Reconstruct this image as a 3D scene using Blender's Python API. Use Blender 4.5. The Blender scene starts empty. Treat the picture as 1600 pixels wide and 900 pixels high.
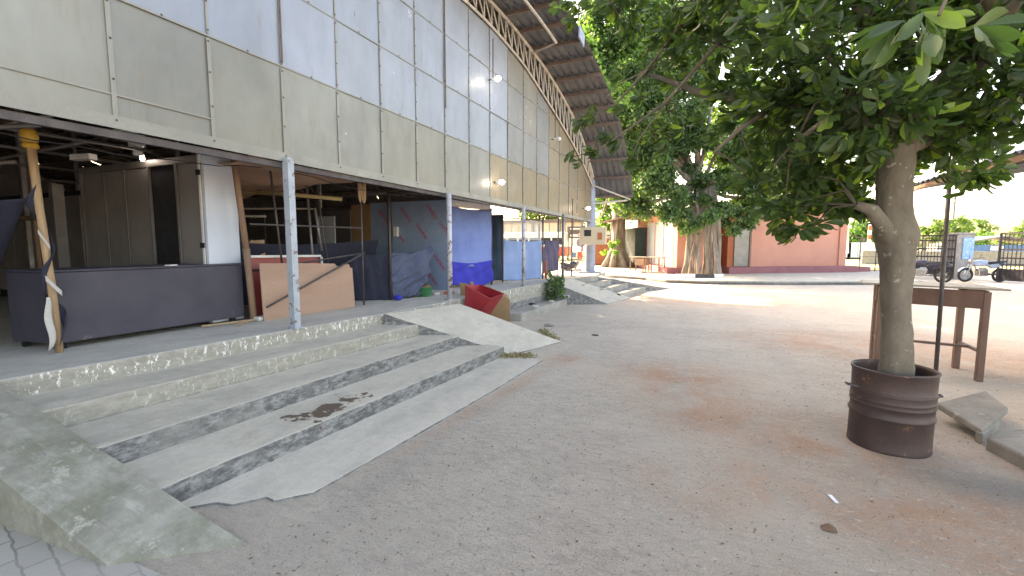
import bpy, bmesh, math, random
import numpy as np
from mathutils import Vector, Matrix
random.seed(7); RNG = np.random.default_rng(7)
SC = bpy.context.scene; COL = SC.collection

# ------------------------------------------------------------------ camera, sky, sun, exposure
F = 720.; PITCH = math.atan(68/F); YAW = math.atan(309/math.hypot(F, 68)); EYE = 1.55
cam = bpy.data.cameras.new('camera'); cam_o = bpy.data.objects.new('camera', cam); COL.objects.link(cam_o)
cam.sensor_width = 36; cam.lens = 36*F/1600; cam.clip_start = .05; cam.clip_end = 2000
cam_o.location = (0, 0, EYE); cam_o.rotation_euler = (math.pi/2-PITCH, 0, YAW); SC.camera = cam_o
SUNV = Vector((-1.35, .80, 1.0)).normalized()
EL = math.asin(SUNV.z); AZ = math.atan2(SUNV.x, SUNV.y)
w = bpy.data.worlds.new('World'); SC.world = w; w.use_nodes = True
nt = w.node_tree; bg = nt.nodes['Background']; sky = nt.nodes.new('ShaderNodeTexSky')
sky.sky_type = 'NISHITA'; sky.sun_disc = False; sky.sun_elevation = EL; sky.sun_rotation = AZ
sky.air_density = 1.0; sky.dust_density = 3.0; sky.ozone_density = .3
nt.links.new(sky.outputs[0], bg.inputs[0]); bg.inputs[1].default_value = .15
sl = bpy.data.lights.new('sun', 'SUN'); so = bpy.data.objects.new('sun', sl); COL.objects.link(so)
sl.energy = 2.7; sl.angle = math.radians(.5); sl.color = (1, .93, .82)
so.rotation_euler = (-SUNV).to_track_quat('-Z', 'Y').to_euler()
SC.view_settings.view_transform = 'Standard'; SC.view_settings.look = 'None'
SC.view_settings.gamma = 1; SC.view_settings.use_curve_mapping = False
SC.view_settings.exposure = 2.85
SC.view_settings.use_white_balance = True; SC.view_settings.white_balance_temperature = 8800; SC.view_settings.white_balance_tint = 16
SC.render.engine = 'CYCLES'; SC.cycles.max_bounces = 8; SC.cycles.transparent_max_bounces = 8

# ------------------------------------------------------------------ node helpers
class N:
    def __init__(s, name):
        s.m = bpy.data.materials.new(name); s.m.use_nodes = True; s.t = s.m.node_tree
        s.p = s.t.nodes['Principled BSDF']; s.tc = s.t.nodes.new('ShaderNodeTexCoord').outputs['Object']
    def n(s, typ, **k):
        o = s.t.nodes.new(typ)
        for a, b in k.items(): setattr(o, a, b)
        return o
    def set(s, sock, v):
        if isinstance(v, bpy.types.NodeSocket): s.t.links.new(v, sock)
        else:
            if isinstance(v, tuple) and len(v) == 3 and sock.type == 'RGBA': v = v+(1,)
            sock.default_value = v
    def vec(s, sc=(1, 1, 1), rot=(0, 0, 0), src=None):
        o = s.n('ShaderNodeMapping'); s.set(o.inputs[0], src or s.tc); o.inputs[3].default_value = sc; o.inputs[2].default_value = rot
        return o.outputs[0]
    def noise(s, scale, detail=4, rough=.55, v=None, dist=0):
        o = s.n('ShaderNodeTexNoise'); s.set(o.inputs['Vector'], v or s.tc); o.inputs['Scale'].default_value = scale
        o.inputs['Detail'].default_value = detail; o.inputs['Roughness'].default_value = rough; o.inputs['Distortion'].default_value = dist
        return o.outputs[0]
    def vor(s, scale, feat='F1', v=None, out=0, rnd=1):
        o = s.n('ShaderNodeTexVoronoi', feature=feat); s.set(o.inputs['Vector'], v or s.tc); o.inputs['Scale'].default_value = scale
        o.inputs['Randomness'].default_value = rnd
        return o.outputs[out]
    def ramp(s, f, a, b, lo=0., hi=1.):
        o = s.n('ShaderNodeMapRange'); s.set(o.inputs[0], f)
        for i, q in ((1, a), (2, b), (3, lo), (4, hi)): o.inputs[i].default_value = q
        return o.outputs[0]
    def mix(s, f, a, b, mode='MIX'):
        o = s.n('ShaderNodeMix', data_type='RGBA', blend_type=mode); s.set(o.inputs[0], f); s.set(o.inputs[6], a); s.set(o.inputs[7], b)
        return o.outputs[2]
    def math(s, op, a, b=0., c=0.):
        o = s.n('ShaderNodeMath', operation=op); s.set(o.inputs[0], a); s.set(o.inputs[1], b); s.set(o.inputs[2], c); return o.outputs[0]
    def sep(s, v=None):
        o = s.n('ShaderNodeSeparateXYZ'); s.set(o.inputs[0], v or s.tc); return o.outputs
    def nor(s):
        return s.n('ShaderNodeNewGeometry').outputs
    def bump(s, h, st, dist=.01, prev=None):
        o = s.n('ShaderNodeBump'); o.inputs['Strength'].default_value = st; o.inputs['Distance'].default_value = dist
        s.set(o.inputs['Height'], h)
        if prev is not None: s.set(o.inputs['Normal'], prev)
        s.set(s.p.inputs['Normal'], o.outputs[0]); return o.outputs[0]
    def done(s, col, rough=.7, metal=0.):
        s.set(s.p.inputs['Base Color'], col); s.set(s.p.inputs['Roughness'], rough); s.set(s.p.inputs['Metallic'], metal); return s.m

def pm(name, c1, c2=None, sc=3., rough=.75, metal=0., bump=.25, bs=30., st=(1, 1, 1), spots=None, ss=8., thr=.62, isl=0.):
    a = N(name); c2 = c2 or tuple(x*.75 for x in c1); v = a.vec(st)
    col = a.mix(a.ramp(a.noise(sc, 5, v=v), .35, .65), c1, c2)
    col = a.mix(a.ramp(a.noise(bs*2, 3, v=v), .3, .7, 0, .35), col, tuple(x*.6 for x in c1))
    if isl:
        r = a.nor()['Random Per Island']; col = a.mix(a.ramp(r, 0, 1, 0, isl), col, tuple(x*.45 for x in c1))
    if spots: col = a.mix(a.ramp(a.noise(ss, 6, .7), thr, thr+.04), col, spots)
    a.bump(a.noise(bs, 5, v=v), bump, .01)
    return a.done(col, a.ramp(a.noise(sc*2, 3), .3, .7, max(rough-.12, 0.02), min(rough+.1, 1)), metal)

# ------------------------------------------------------------------ materials
def m_ground():
    a = N('dusty_ground'); g = a.noise(.22, 5, .6); f = a.noise(2.2, 8, .7, v=a.vec((1, 2.2, 1), (0, 0, .5)), dist=.6); mid = a.noise(1.1, 6, .65, dist=.4)
    col = a.mix(a.ramp(f, .36, .66), (.54, .465, .38), (.67, .585, .485))
    col = a.mix(a.ramp(mid, .52, .70, 0, .6), col, (.56, .48, .395))
    # red earth drifts
    x, y, z_ = a.sep()[0:3]
    def blob(cx, cy, rx, ry, rot=0.):
        mp = a.n('ShaderNodeMapping', vector_type='TEXTURE'); a.set(mp.inputs[0], a.tc); mp.inputs[1].default_value = (cx, cy, 0)
        mp.inputs[2].default_value = (0, 0, rot); mp.inputs[3].default_value = (rx, ry, 1)
        ln = a.n('ShaderNodeVectorMath', operation='LENGTH'); a.set(ln.inputs[0], mp.outputs[0])
        return a.ramp(ln.outputs['Value'], 1.25, .2)
    red = None
    for b in ((-.1, 4.9, .7, 1.5, .35), (1.15, 3.2, .8, .4, .3), (2.0, 3.1, 1.3, .7, -.2), (1.5, 2.2, 1.0, .35, .3), (-.3, 5.6, 1.0, .8, .5), (1.9, 8.6, 1.6, 1.1, 0), (-2.75, 2.1, .18, .35, 0), (-.6, 14, 2.6, 1.5, 0), (3.6, 8, 1.5, 2, .3), (.2, 3.2, .6, .5, .2), (-1.75, 5.9, .3, .35, 0), (-1.9, 4.6, .12, 1.8, -.08), (3.5, 5.2, 1.2, 1.2, 0), (1, 4.2, 1.1, .7, .1)):
        q = blob(*b); red = q if red is None else a.math('MAXIMUM', red, q)
    rm = a.math('MULTIPLY', red, a.ramp(a.noise(1.7, 7, .7, dist=.5), .30, .56))
    rm = a.math('MAXIMUM', rm, a.ramp(a.noise(.45, 6, .7), .62, .78, 0, .7))
    brn = a.math('MULTIPLY', blob(1.3, 3.0, 2.0, 2.4, .2), a.ramp(a.noise(1.1, 6, .7), .3, .6, .3, .75)); col = a.mix(brn, col, (.47, .345, .25)); col = a.mix(a.math('MULTIPLY', rm, .9), col, (.55, .27, .135))
    # fine grit and litter specks
    sp = a.vor(90, v=a.vec((1, 1.6, 1), (0, 0, .4))); col = a.mix(a.math('MULTIPLY', a.ramp(sp, .17, .1), a.ramp(a.noise(1.3, 4), .42, .6)), col, (.13, .11, .09))
    sp2 = a.vor(48, v=a.vec((1, 3, 1), (0, 0, -.6))); col = a.mix(a.math('MULTIPLY', a.ramp(sp2, .12, .07), a.ramp(a.noise(3, 4), .45, .6)), col, (.17, .13, .10))
    grit = a.noise(120, 3, .8); col = a.mix(a.ramp(grit, .42, .62, 0, .5), col, (.17, .15, .13)); g2 = a.noise(45, 6, .9, v=a.vec((1, 1.8, 1), (0, 0, .3))); col = a.mix(a.math('MULTIPLY', a.ramp(g2, .555, .60), a.ramp(a.noise(1.4, 5, .7), .36, .56, .3, 1.)), col, (.13, .11, .09))
    fl = a.noise(9, 9, .8, v=a.vec((1, 2.4, 1), (0, 0, .35)), dist=.8); col = a.mix(a.ramp(fl, .50, .58, 0, .6), col, (.32, .28, .235)); fl2 = a.noise(16, 8, .8, v=a.vec((1, 2.2, 1), (0, 0, -.2)), dist=.5)
    col = a.mix(a.ramp(fl2, .56, .63, 0, .6), col, (.66, .62, .55))
    # tyre tracks, faint
    tr = a.noise(1.0, 3, .5, v=a.vec((2.6, .12, 1), (0, 0, .33))); col = a.mix(a.ramp(tr, .52, .66, 0, .35), col, (.38, .34, .30))
    big_ = a.noise(.5, 4, .6); col = a.mix(a.ramp(big_, .42, .60, 0, .35), col, (.62, .55, .46)); wet = blob(1.9, 3.75, .8, .25, -.15); col = a.mix(a.math('MULTIPLY', wet, .55), col, (.18, .18, .16))
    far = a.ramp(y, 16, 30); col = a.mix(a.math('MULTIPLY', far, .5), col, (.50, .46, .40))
    b1 = a.bump(fl, .6, .02); b2 = a.bump(a.noise(30, 8, .8), .8, .016, b1); a.bump(grit, .6, .006, b2)
    return a.done(col, .93)

def m_concrete(name='worn_concrete', base=(.39, .375, .345), dark=(.24, .235, .22), riser=True, stain=False, moss=False, paint=False):
    a = N(name); a.tc = a.nor()['Position']; n1 = a.noise(1.6, 7, .65, v=a.vec((2.2, .8, 1)), dist=.4); n2 = a.noise(7, 6, .7)
    col = a.mix(a.ramp(n1, .38, .64), base, dark); col = a.mix(a.ramp(n2, .45, .75, 0, .5), col, tuple(x*1.22 for x in base))
    fi = a.noise(22, 9, .85); col = a.mix(a.ramp(fi, .52, .66, 0, .45), col, tuple(x*.62 for x in base)); col = a.mix(a.ramp(fi, .46, .36, 0, .35), col, tuple(x*1.25 for x in base))
    streak = a.noise(3, 6, .7, v=a.vec((1, 4.5, 1), (0, 0, 1.2))); col = a.mix(a.ramp(streak, .56, .68, 0, .45), col, (.47, .45, .41))
    if moss: col = a.mix(a.ramp(a.noise(2.6, 9, .78), .47, .58, 0, .75), col, (.18, .18, .125)); col = a.mix(a.ramp(a.noise(6, 9, .8), .57, .61, 0, .8), col, (.40, .385, .325))
    pit = a.vor(38, v=a.vec((1, 1, 1))); col = a.mix(a.math('MULTIPLY', a.ramp(pit, .16, .08), a.ramp(a.noise(2.2, 4), .46, .6)), col, (.14, .13, .11))
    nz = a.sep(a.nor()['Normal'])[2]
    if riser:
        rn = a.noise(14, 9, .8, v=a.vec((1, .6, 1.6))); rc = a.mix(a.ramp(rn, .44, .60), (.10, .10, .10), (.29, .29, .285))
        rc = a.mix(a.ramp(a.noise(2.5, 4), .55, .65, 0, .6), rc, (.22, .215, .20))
        if paint:
            zz = a.sep()[2]
            up = a.ramp(zz, .29, .32)
            rc2 = a.mix(a.ramp(rn, .42, .6), (.25, .24, .205), (.34, .325, .275))
            flake = a.ramp(a.noise(22, 6, .8, v=a.vec((1, 1, .45), (0.5, 0, 0))), .56, .58); top = a.ramp(zz, .44, .47, .35, 1.)
            flake = a.math('MULTIPLY', flake, a.math('MULTIPLY', top, a.ramp(a.noise(1.3, 3), .36, .46)))
            rc2 = a.mix(flake, rc2, (.72, .72, .68)); rc = a.mix(up, rc, rc2)
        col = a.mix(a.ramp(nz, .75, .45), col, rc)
    if stain:
        mp = a.n('ShaderNodeMapping', vector_type='TEXTURE'); a.set(mp.inputs[0], a.tc); mp.inputs[1].default_value = (-2.97, 2.93, .15); mp.inputs[3].default_value = (.15, .48, 1)
        ln = a.n('ShaderNodeVectorMath', operation='LENGTH'); a.set(ln.inputs[0], mp.outputs[0])
        q = a.math('ADD', ln.outputs['Value'], a.ramp(a.noise(5.5, 5, .6), .3, .7, -.9, .9))
        col = a.mix(a.ramp(q, .72, .66), col, (.115, .08, .055))
    b1 = a.bump(n1, .35, .02); a.bump(a.noise(35, 7, .75), .5, .01, b1)
    return a.done(col, .88)

def m_paver():
    a = N('interlocking_pavers'); wob = a.n('ShaderNodeVectorMath', operation='ADD'); ns = a.n('ShaderNodeTexNoise'); ns.inputs['Scale'].default_value = 14
    a.set(ns.inputs['Vector'], a.tc); sc_ = a.n('ShaderNodeVectorMath', operation='SCALE'); a.set(sc_.inputs[0], ns.outputs['Color']); sc_.inputs[3].default_value = .03
    a.set(wob.inputs[0], a.tc); a.set(wob.inputs[1], sc_.outputs[0])
    br = a.n('ShaderNodeTexBrick'); a.set(br.inputs[0], a.vec((1, 1, 1), (0, 0, .25), wob.outputs[0])); br.inputs['Scale'].default_value = 1
    br.inputs['Brick Width'].default_value = .23; br.inputs['Row Height'].default_value = .115; br.inputs['Mortar Size'].default_value = .006
    br.inputs['Color1'].default_value = (.42, .395, .345, 1); br.inputs['Color2'].default_value = (.36, .335, .295, 1); br.inputs['Mortar'].default_value = (.22, .20, .17, 1)
    col = a.mix(a.ramp(a.noise(1.2, 6, .7), .4, .65, 0, .75), br.outputs[0], (.36, .34, .30))
    b = a.bump(br.outputs[1], -.25, .008); a.bump(a.noise(40, 6, .7), .4, .006, b)
    return a.done(col, .9)

def m_sheet(name, metal=.35, rough=.42):
    a = N(name); at = a.n('ShaderNodeAttribute', attribute_name='tint').outputs[0]
    n1 = a.noise(1.3, 5, .6, v=a.vec((1, 1, .6))); n2 = a.noise(9, 5, .7, v=a.vec((1, 1, .25)))
    cl_ = a.noise(.75, 5, .65); col = a.mix(a.ramp(n1, .38, .66, 0, .6), at, a.mix(1., at, (.72, .74, .78), 'MULTIPLY')); col = a.mix(a.ramp(cl_, .45, .65, 0, .7), col, a.mix(1., at, (1.12, 1.14, 1.16), 'MULTIPLY'))
    col = a.mix(a.ramp(n2, .58, .75, 0, .30), col, a.mix(1., at, (.7, .66, .58), 'MULTIPLY'))
    drip = a.noise(14, 4, .6, v=a.vec((1, 1, .12))); col = a.mix(a.math('MULTIPLY', a.ramp(drip, .66, .70), a.ramp(a.noise(3, 3), .55, .62)), col, (.12, .11, .1))
    rs = a.noise(20, 4, .6, v=a.vec((1, 1, .06))); col = a.mix(a.math('MULTIPLY', a.ramp(rs, .60, .68), a.ramp(a.noise(.9, 3), .50, .62, 0, .35)), col, (.22, .15, .09))
    sp = a.noise(5, 3, .5, v=a.vec((1, 1, .4))); col = a.mix(a.ramp(sp, .74, .76, 0, .7), col, (.8, .8, .78))
    b0 = a.bump(a.noise(1.1, 2, .5), .35, .05); b = a.bump(a.noise(4.5, 3, .5), .12, .03, b0); a.bump(a.noise(60, 3), .05, .003, b)
    return a.done(col, a.ramp(n2, .3, .7, rough-.08, rough+.15), metal)

def m_leaf(name, c1, c2, c3, rough=.45, tr=.45):
    a = N(name); r = a.nor()['Random Per Island']; big = a.noise(.9, 3)
    col = a.mix(a.ramp(r, 0, 1), c1, c2); col = a.mix(a.ramp(r, .88, .92), col, c3); col = a.mix(a.ramp(big, .4, .65, 0, .5), col, tuple(x*.7 for x in c1))
    a.set(a.p.inputs['Base Color'], col); a.p.inputs['Roughness'].default_value = rough
    t = a.n('ShaderNodeBsdfTranslucent'); a.set(t.inputs[0], a.mix(1., col, (1.5, 1.9, .7), 'MULTIPLY')); mx = a.n('ShaderNodeMixShader'); mx.inputs[0].default_value = tr
    o = a.t.nodes['Material Output']; a.set(mx.inputs[1], a.p.outputs[0]); a.set(mx.inputs[2], t.outputs[0]); a.set(o.inputs[0], mx.outputs[0])
    return a.m

def m_emit(name, c, s):
    a = N(name); a.set(a.p.inputs['Base Color'], c); a.set(a.p.inputs['Emission Color'], c); a.p.inputs['Emission Strength'].default_value = s; return a.m

def m_cloth(name, c, c2=None, rough=.9, wr=.4):
    a = N(name); c2 = c2 or tuple(x*.72 for x in c); col = a.mix(a.ramp(a.noise(2.2, 5), .35, .65), c, c2)
    col = a.mix(a.ramp(a.noise(14, 5, .7), .6, .72, 0, .35), col, tuple(min(1, x*1.5+.03) for x in c))
    b = a.bump(a.noise(5, 4, .55, v=a.vec((1, 1, .5)), dist=.8), wr, .04); a.bump(a.noise(160, 2), .15, .002, b)
    return a.done(col, rough)

M = dict(
 ground=m_ground(), step=m_concrete('step_concrete', base=(.52, .475, .39), dark=(.39, .36, .295), stain=True, paint=True), plat=m_concrete('platform_concrete', base=(.48, .45, .395), dark=(.38, .36, .32), paint=True),
 slab=m_concrete('smooth_apron_concrete', base=(.52, .475, .40), dark=(.41, .38, .32)), cheek=m_concrete('mossy_cheek_concrete', base=(.31, .30, .25), dark=(.19, .185, .145), moss=True, riser=False),
 paver=m_paver(), kerb=m_concrete('kerb_concrete', base=(.34, .325, .29), dark=(.22, .21, .19), riser=False),
 sheet=m_sheet('galvanised_sheet'), flash=pm('cream_flashing', (0.288, 0.288, 0.256), (0.248, 0.248, 0.224), 2, .5, .25, .05), screw=pm('rusty_screw', (.10, .07, .05), rough=.6),
 truss=pm('cream_truss_paint', (.52, .50, .46), (.40, .37, .33), 6, .55, .1, .1, spots=(.22, .11, .06), ss=14, thr=.6),
 roof=pm('zinc_roof_sheet', (.125, .135, .155), (.085, .092, .105), 1.5, .6, .25, .1, spots=(.22, .16, .13), ss=2.5, thr=.70), purlin=pm('brown_purlin_steel', (.16, .115, .10), (.11, .08, .075), 5, .6, .1),
 post=pm('peeling_blue_paint', (.40, .46, .52), (.32, .37, .42), 6, .55, .1, .3, 40, spots=(.19, .12, .09), ss=11, thr=.57),
 post2=pm('peeling_white_paint', (.52, .54, .58), (.42, .44, .48), 6, .55, .1, .3, 40, spots=(.17, .11, .09), ss=11, thr=.55),
 bigpost=pm('blue_column_paint', (.26, .32, .44), (.20, .25, .35), 2, .5, .05, .1, 40), dark=pm('dark_tube_steel', (.10, .085, .085), (.055, .05, .05), 5, .55, .3),
 greytube=pm('grey_tube_steel', (.25, .24, .24), (.16, .15, .15), 4, .5, .5), wood=pm('pale_timber', (.42, .29, .17), (.30, .19, .11), 3, .75, 0, .3, 30, (8, 8, 1)),
 brownpole=pm('brown_wood_pole', (.20, .12, .085), (.30, .19, .12), 2, .75, 0, .3, 30, (6, 6, 1)), counter=pm('charcoal_laminate', (.054, .052, .074), (.040, .039, .056), 1.6, .6, 0, .12, 60, spots=(.13, .125, .14), ss=4, thr=.66),
 door=pm('grey_door_sheet', (.22, .205, .20), (.18, .17, .17), 1.5, .55, .1, .04, 60), frame=pm('grey_frame_metal', (.20, .185, .18), rough=.5, metal=.3), whitep=pm('pale_blue_white_panel', (.55, .61, .70), (.48, .54, .64), 1.5, .55, 0, .05, 60),
 redb=pm('red_painted_board', (.30, .055, .045), (.22, .04, .035), 2, .5, 0, .08), whitem=pm('white_metal_trim', (.72, .72, .70), rough=.45), ply=pm('brown_plywood', (.40, .255, .185), (.33, .205, .145), 1.6, .75, 0, .15, 30, (1, .3, 2)),
 black=pm('black_void_cloth', (.012, .012, .016), rough=.95), drape=m_cloth('dark_navy_cloth', (.022, .026, .050)), tarp=m_cloth('slate_blue_tarp', (.075, .095, .155), wr=.9),
 foil=pm('blue_foil_board', (.30, .41, .58), (.24, .33, .49), 1.3, .4, .15, .35, 6), redtext=pm('red_print', (.60, .03, .07), rough=.6), board=pm('brown_hardboard', (.33, .21, .11), (.25, .155, .08), 2, .8),
 blue1=m_cloth('light_blue_tarp', (.17, .25, .53), (.13, .20, .46)), blue2=m_cloth('vivid_blue_tarp', (.035, .042, .42), (.027, .033, .33)), blue3=m_cloth('faded_blue_sheet', (.22, .32, .53), (.17, .26, .45)), teal=m_cloth('teal_grey_sheet', (.08, .13, .20)),
 purple=m_cloth('purple_grey_tarp', (.10, .085, .135), (.07, .06, .10), wr=.8), brownt=m_cloth('brown_ceiling_cloth', (.42, .26, .18), (.32, .19, .13), wr=.6), cream=pm('cream_panel', (.60, .53, .40), (.52, .45, .34), 1, .6),
 drum=pm('rusted_drum_steel', (.062, .043, .042), (.10, .062, .052), 4, .55, .35, .2, 30, spots=(.20, .11, .07), ss=7, thr=.615), soil=pm('dry_soil', (.16, .10, .07), rough=.95, bump=.8), bark=pm('grey_bark', (.19, .16, .12), (.115, .095, .07), 6, .95, 0, 1.0, 26, (1, 1, .6), spots=(.30, .28, .22), ss=12, thr=.62),
 root=pm('pale_root_bark', (.33, .29, .25), (.13, .10, .08), 3, .9, 0, .8, 18, (2, 2, .4)), twig=pm('green_brown_twig', (.09, .075, .05), rough=.85), table=pm('reddish_wood', (.13, .065, .05), (.18, .10, .07), 2.5, .6, 0, .15, 30, (3, 3, .6)), tabletop=pm('worn_table_top', (.36, .33, .27), (.28, .25, .20), 4, .6, 0, .1),
 crate=pm('red_plastic', (.34, .022, .03), (.26, .018, .028), 4, .45, 0, .08), salmon=pm('salmon_plaster', (.62, .29, .21), (.56, .26, .19), .8, .85, 0, .1), orange=pm('orange_plaster', (.46, .145, .07), (.41, .125, .06), .8, .85, 0, .1), plinth=pm('maroon_plinth', (.32, .125, .14), (.27, .105, .12), 1.5, .8, 0, .1),
 slabw=pm('grey_roof_slab', (.5, .48, .45)), shutter=pm('grey_shutter', (.42, .46, .50), (.36, .40, .45), 1, .5, .3, .1), shutter2=pm('olive_grey_shutter', (.30, .28, .25), rough=.5, metal=.3), glassd=pm('dark_glass', (.02, .025, .035), rough=.15, bump=0),
 darkgreen=pm('dark_green_wall', (.02, .045, .045), rough=.7), tile=pm('brown_roof_sheet', (.19, .11, .08), (.13, .085, .07), 3, .8), white=pm('white_paint', (.78, .78, .77), (.66, .66, .66), 2, .5), redp=pm('red_vehicle_paint', (.62, .10, .06), rough=.4), orangep=pm('orange_trailer_paint', (.42, .13, .05), (.3, .1, .05), 4, .6),
 rubber=pm('black_rubber', (.02, .02, .02), rough=.8), chrome=pm('bare_metal', (.45, .45, .45), rough=.3, metal=.9, bump=0), bikeblack=pm('dark_bike_paint', (.03, .03, .055), rough=.3, bump=0), bikeblue=pm('pale_blue_bike_paint', (.35, .45, .65), rough=.3, bump=0), seat=pm('black_seat_vinyl', (.02, .02, .025), rough=.5),
 gate=pm('black_gate_paint', (.035, .03, .038), rough=.5), pillar=m_concrete('pillar_render', base=(.30, .29, .28), dark=(.20, .19, .19), riser=False), poster=pm('blue_poster', (.14, .36, .72), (.35, .52, .75), 7, .7, spots=(.75, .8, .85), ss=9, thr=.6), bluew=pm('blue_hut_wall', (.10, .22, .45)), graybox=pm('cabinet_paint', (.66, .72, .80), rough=.5),
 slabdark=pm('dusty_dark_slab', (.26, .235, .20), (.18, .165, .14), 5, .92, 0, .5, 40, spots=(.32, .29, .25), ss=10, thr=.6), stone=pm('rough_stone', (.36, .34, .31), (.24, .23, .21), 6, .95, 0, .6), purplep=pm('purple_print', (.16, .09, .30)), basket=pm('green_basket', (.03, .20, .08), rough=.5), bagblue=m_cloth('blue_plastic_bag', (.03, .04, .45), rough=.4), drygrass=pm('dry_grass', (.42, .33, .17), (.3, .3, .12), isl=.6),
 paper=pm('white_paper', (.85, .85, .85), bump=0), litter=pm('dead_leaf', (.16, .085, .045), (.26, .16, .09), isl=.8), pebble=pm('grit', (.30, .27, .235), (.20, .17, .15), isl=.8), lamp=m_emit('lit_bulb', (1, 1, 1), 7.), grassf=pm('far_dry_grass', (.50, .42, .22), (.35, .36, .14), .3, .95),
 leafF=m_leaf('dark_broad_leaf', (.045, .080, .032), (.085, .135, .048), (.22, .30, .06), .38, .50), leafB=m_leaf('banyan_leaf', (.055, .115, .055), (.12, .19, .085), (.22, .29, .11), .5, .45), leafD=m_leaf('distant_leaf', (.07, .13, .04), (.13, .20, .06), (.2, .25, .08), .6, .4), leafL=m_leaf('pale_bush_leaf', (.10, .20, .07), (.18, .30, .08), (.25, .35, .1), .6, .4))
pl = N('clear_plastic'); pl.p.inputs['Base Color'].default_value = (.6, .65, .65, 1); pl.p.inputs['Alpha'].default_value = .45; pl.bump(pl.noise(4, 3, v=pl.vec((1, 1, .3))), .8, .04); pl.p.inputs['Roughness'].default_value = .25; M['plastic'] = pl.m

# ------------------------------------------------------------------ mesh helpers
def V(*a): return Vector(a)
class MB:
    def __init__(s): s.v = []; s.f = []; s.tint = []
    def quad(s, *p): n = len(s.v); s.v += [tuple(q) for q in p]; s.f.append(tuple(range(n, n+len(p)))); return s
    def obox(s, o, a, b, c):
        o, a, b, c = map(Vector, (o, a, b, c)); n = len(s.v)
        for k in range(8): s.v.append(tuple(o+a*(k & 1)+b*((k >> 1) & 1)+c*((k >> 2) & 1)))
        for q in ((0, 2, 3, 1), (4, 5, 7, 6), (0, 1, 5, 4), (2, 6, 7, 3), (0, 4, 6, 2), (1, 3, 7, 5)): s.f.append(tuple(n+i for i in q))
        return s
    def box(s, x0, x1, y0, y1, z0, z1): return s.obox((x0, y0, z0), (x1-x0, 0, 0), (0, y1-y0, 0), (0, 0, z1-z0))
    def cbox(s, c, sz, rz=0, rx=0, ry=0):
        R = Matrix.Rotation(rz, 3, 'Z') @ Matrix.Rotation(ry, 3, 'Y') @ Matrix.Rotation(rx, 3, 'X'); c = Vector(c)
        a, b, d = R @ V(sz[0], 0, 0), R @ V(0, sz[1], 0), R @ V(0, 0, sz[2]); return s.obox(c-(a+b+d)/2, a, b, d)
    def bar(s, p, q, w=.05, h=None, up=(0, 0, 1)):
        p, q = Vector(p), Vector(q); h = h or w; d = (q-p).normalized(); u = Vector(up)
        if abs(d.dot(u)) > .95: u = V(1, 0, 0)
        sx = d.cross(u).normalized()*w; uz = sx.normalized().cross(d).normalized()*h
        return s.obox(p-sx/2-uz/2, q-p, sx, uz)
    def tube(s, pts, r, n=8, cap=True):
        pts = [Vector(p) for p in pts]; r = r if hasattr(r, '__len__') else [r]*len(pts); b = len(s.v); ref = V(.31, .2, .93).normalized()
        for i, p in enumerate(pts):
            d = (pts[min(i+1, len(pts)-1)]-pts[max(i-1, 0)]).normalized()
            if abs(d.dot(ref)) > .97: ref = V(1, 0, 0)
            u = (ref-d*ref.dot(d)).normalized(); w_ = d.cross(u)
            for k in range(n): t = 2*math.pi*k/n; s.v.append(tuple(p+(u*math.cos(t)+w_*math.sin(t))*r[i]))
        for i in range(len(pts)-1):
            for k in range(n): a = b+i*n+k; c = b+i*n+(k+1) % n; s.f.append((a, c, c+n, a+n))
        if cap: s.f.append(tuple(b+k for k in range(n))[::-1]); s.f.append(tuple(b+(len(pts)-1)*n+k for k in range(n)))
        return s
    def lathe(s, prof, c, n=24, close=True, axis='Z'):
        b = len(s.v)
        for r, z in prof:
            for k in range(n):
                t = 2*math.pi*k/n
                if axis == 'Z': s.v.append((c[0]+r*math.cos(t), c[1]+r*math.sin(t), c[2]+z))
                elif axis == 'Y': s.v.append((c[0]+r*math.cos(t), c[1]+z, c[2]+r*math.sin(t)))
                else: s.v.append((c[0]+z, c[1]+r*math.cos(t), c[2]+r*math.sin(t)))
        for i in range(len(prof)-1):
            for k in range(n): a = b+i*n+k; d = b+i*n+(k+1) % n; s.f.append((a, d, d+n, a+n))
        if close: s.f.append(tuple(b+k for k in range(n))[::-1]); s.f.append(tuple(b+(len(prof)-1)*n+k for k in range(n)))
        return s
    def prism(s, poly, d):
        d = Vector(d); n = len(poly); b = len(s.v); s.v += [tuple(p) for p in poly]+[tuple(Vector(p)+d) for p in poly]
        s.f.append(tuple(b+i for i in range(n))[::-1]); s.f.append(tuple(b+n+i for i in range(n)))
        for i in range(n): j = (i+1) % n; s.f.append((b+i, b+j, b+n+j, b+n+i))
        return s
    def grid(s, nu, nv, fn):
        b = len(s.v)
        for j in range(nv+1):
            for i in range(nu+1): s.v.append(tuple(fn(i/nu, j/nv)))
        for j in range(nv):
            for i in range(nu): a = b+j*(nu+1)+i; s.f.append((a, a+1, a+nu+2, a+nu+1))
        return s
    def torus(s, c, R, r, axis='Y', n=20, m=8):
        b = len(s.v)
        for i in range(n):
            t = 2*math.pi*i/n
            for j in range(m):
                q = 2*math.pi*j/m; a_ = R+r*math.cos(q); h = r*math.sin(q)
                p = (a_*math.cos(t), h, a_*math.sin(t)) if axis == 'Y' else (h, a_*math.cos(t), a_*math.sin(t))
                s.v.append((c[0]+p[0], c[1]+p[1], c[2]+p[2]))
        for i in range(n):
            for j in range(m): s.f.append((b+i*m+j, b+((i+1) % n)*m+j, b+((i+1) % n)*m+(j+1) % m, b+i*m+(j+1) % m))
        return s
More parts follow.
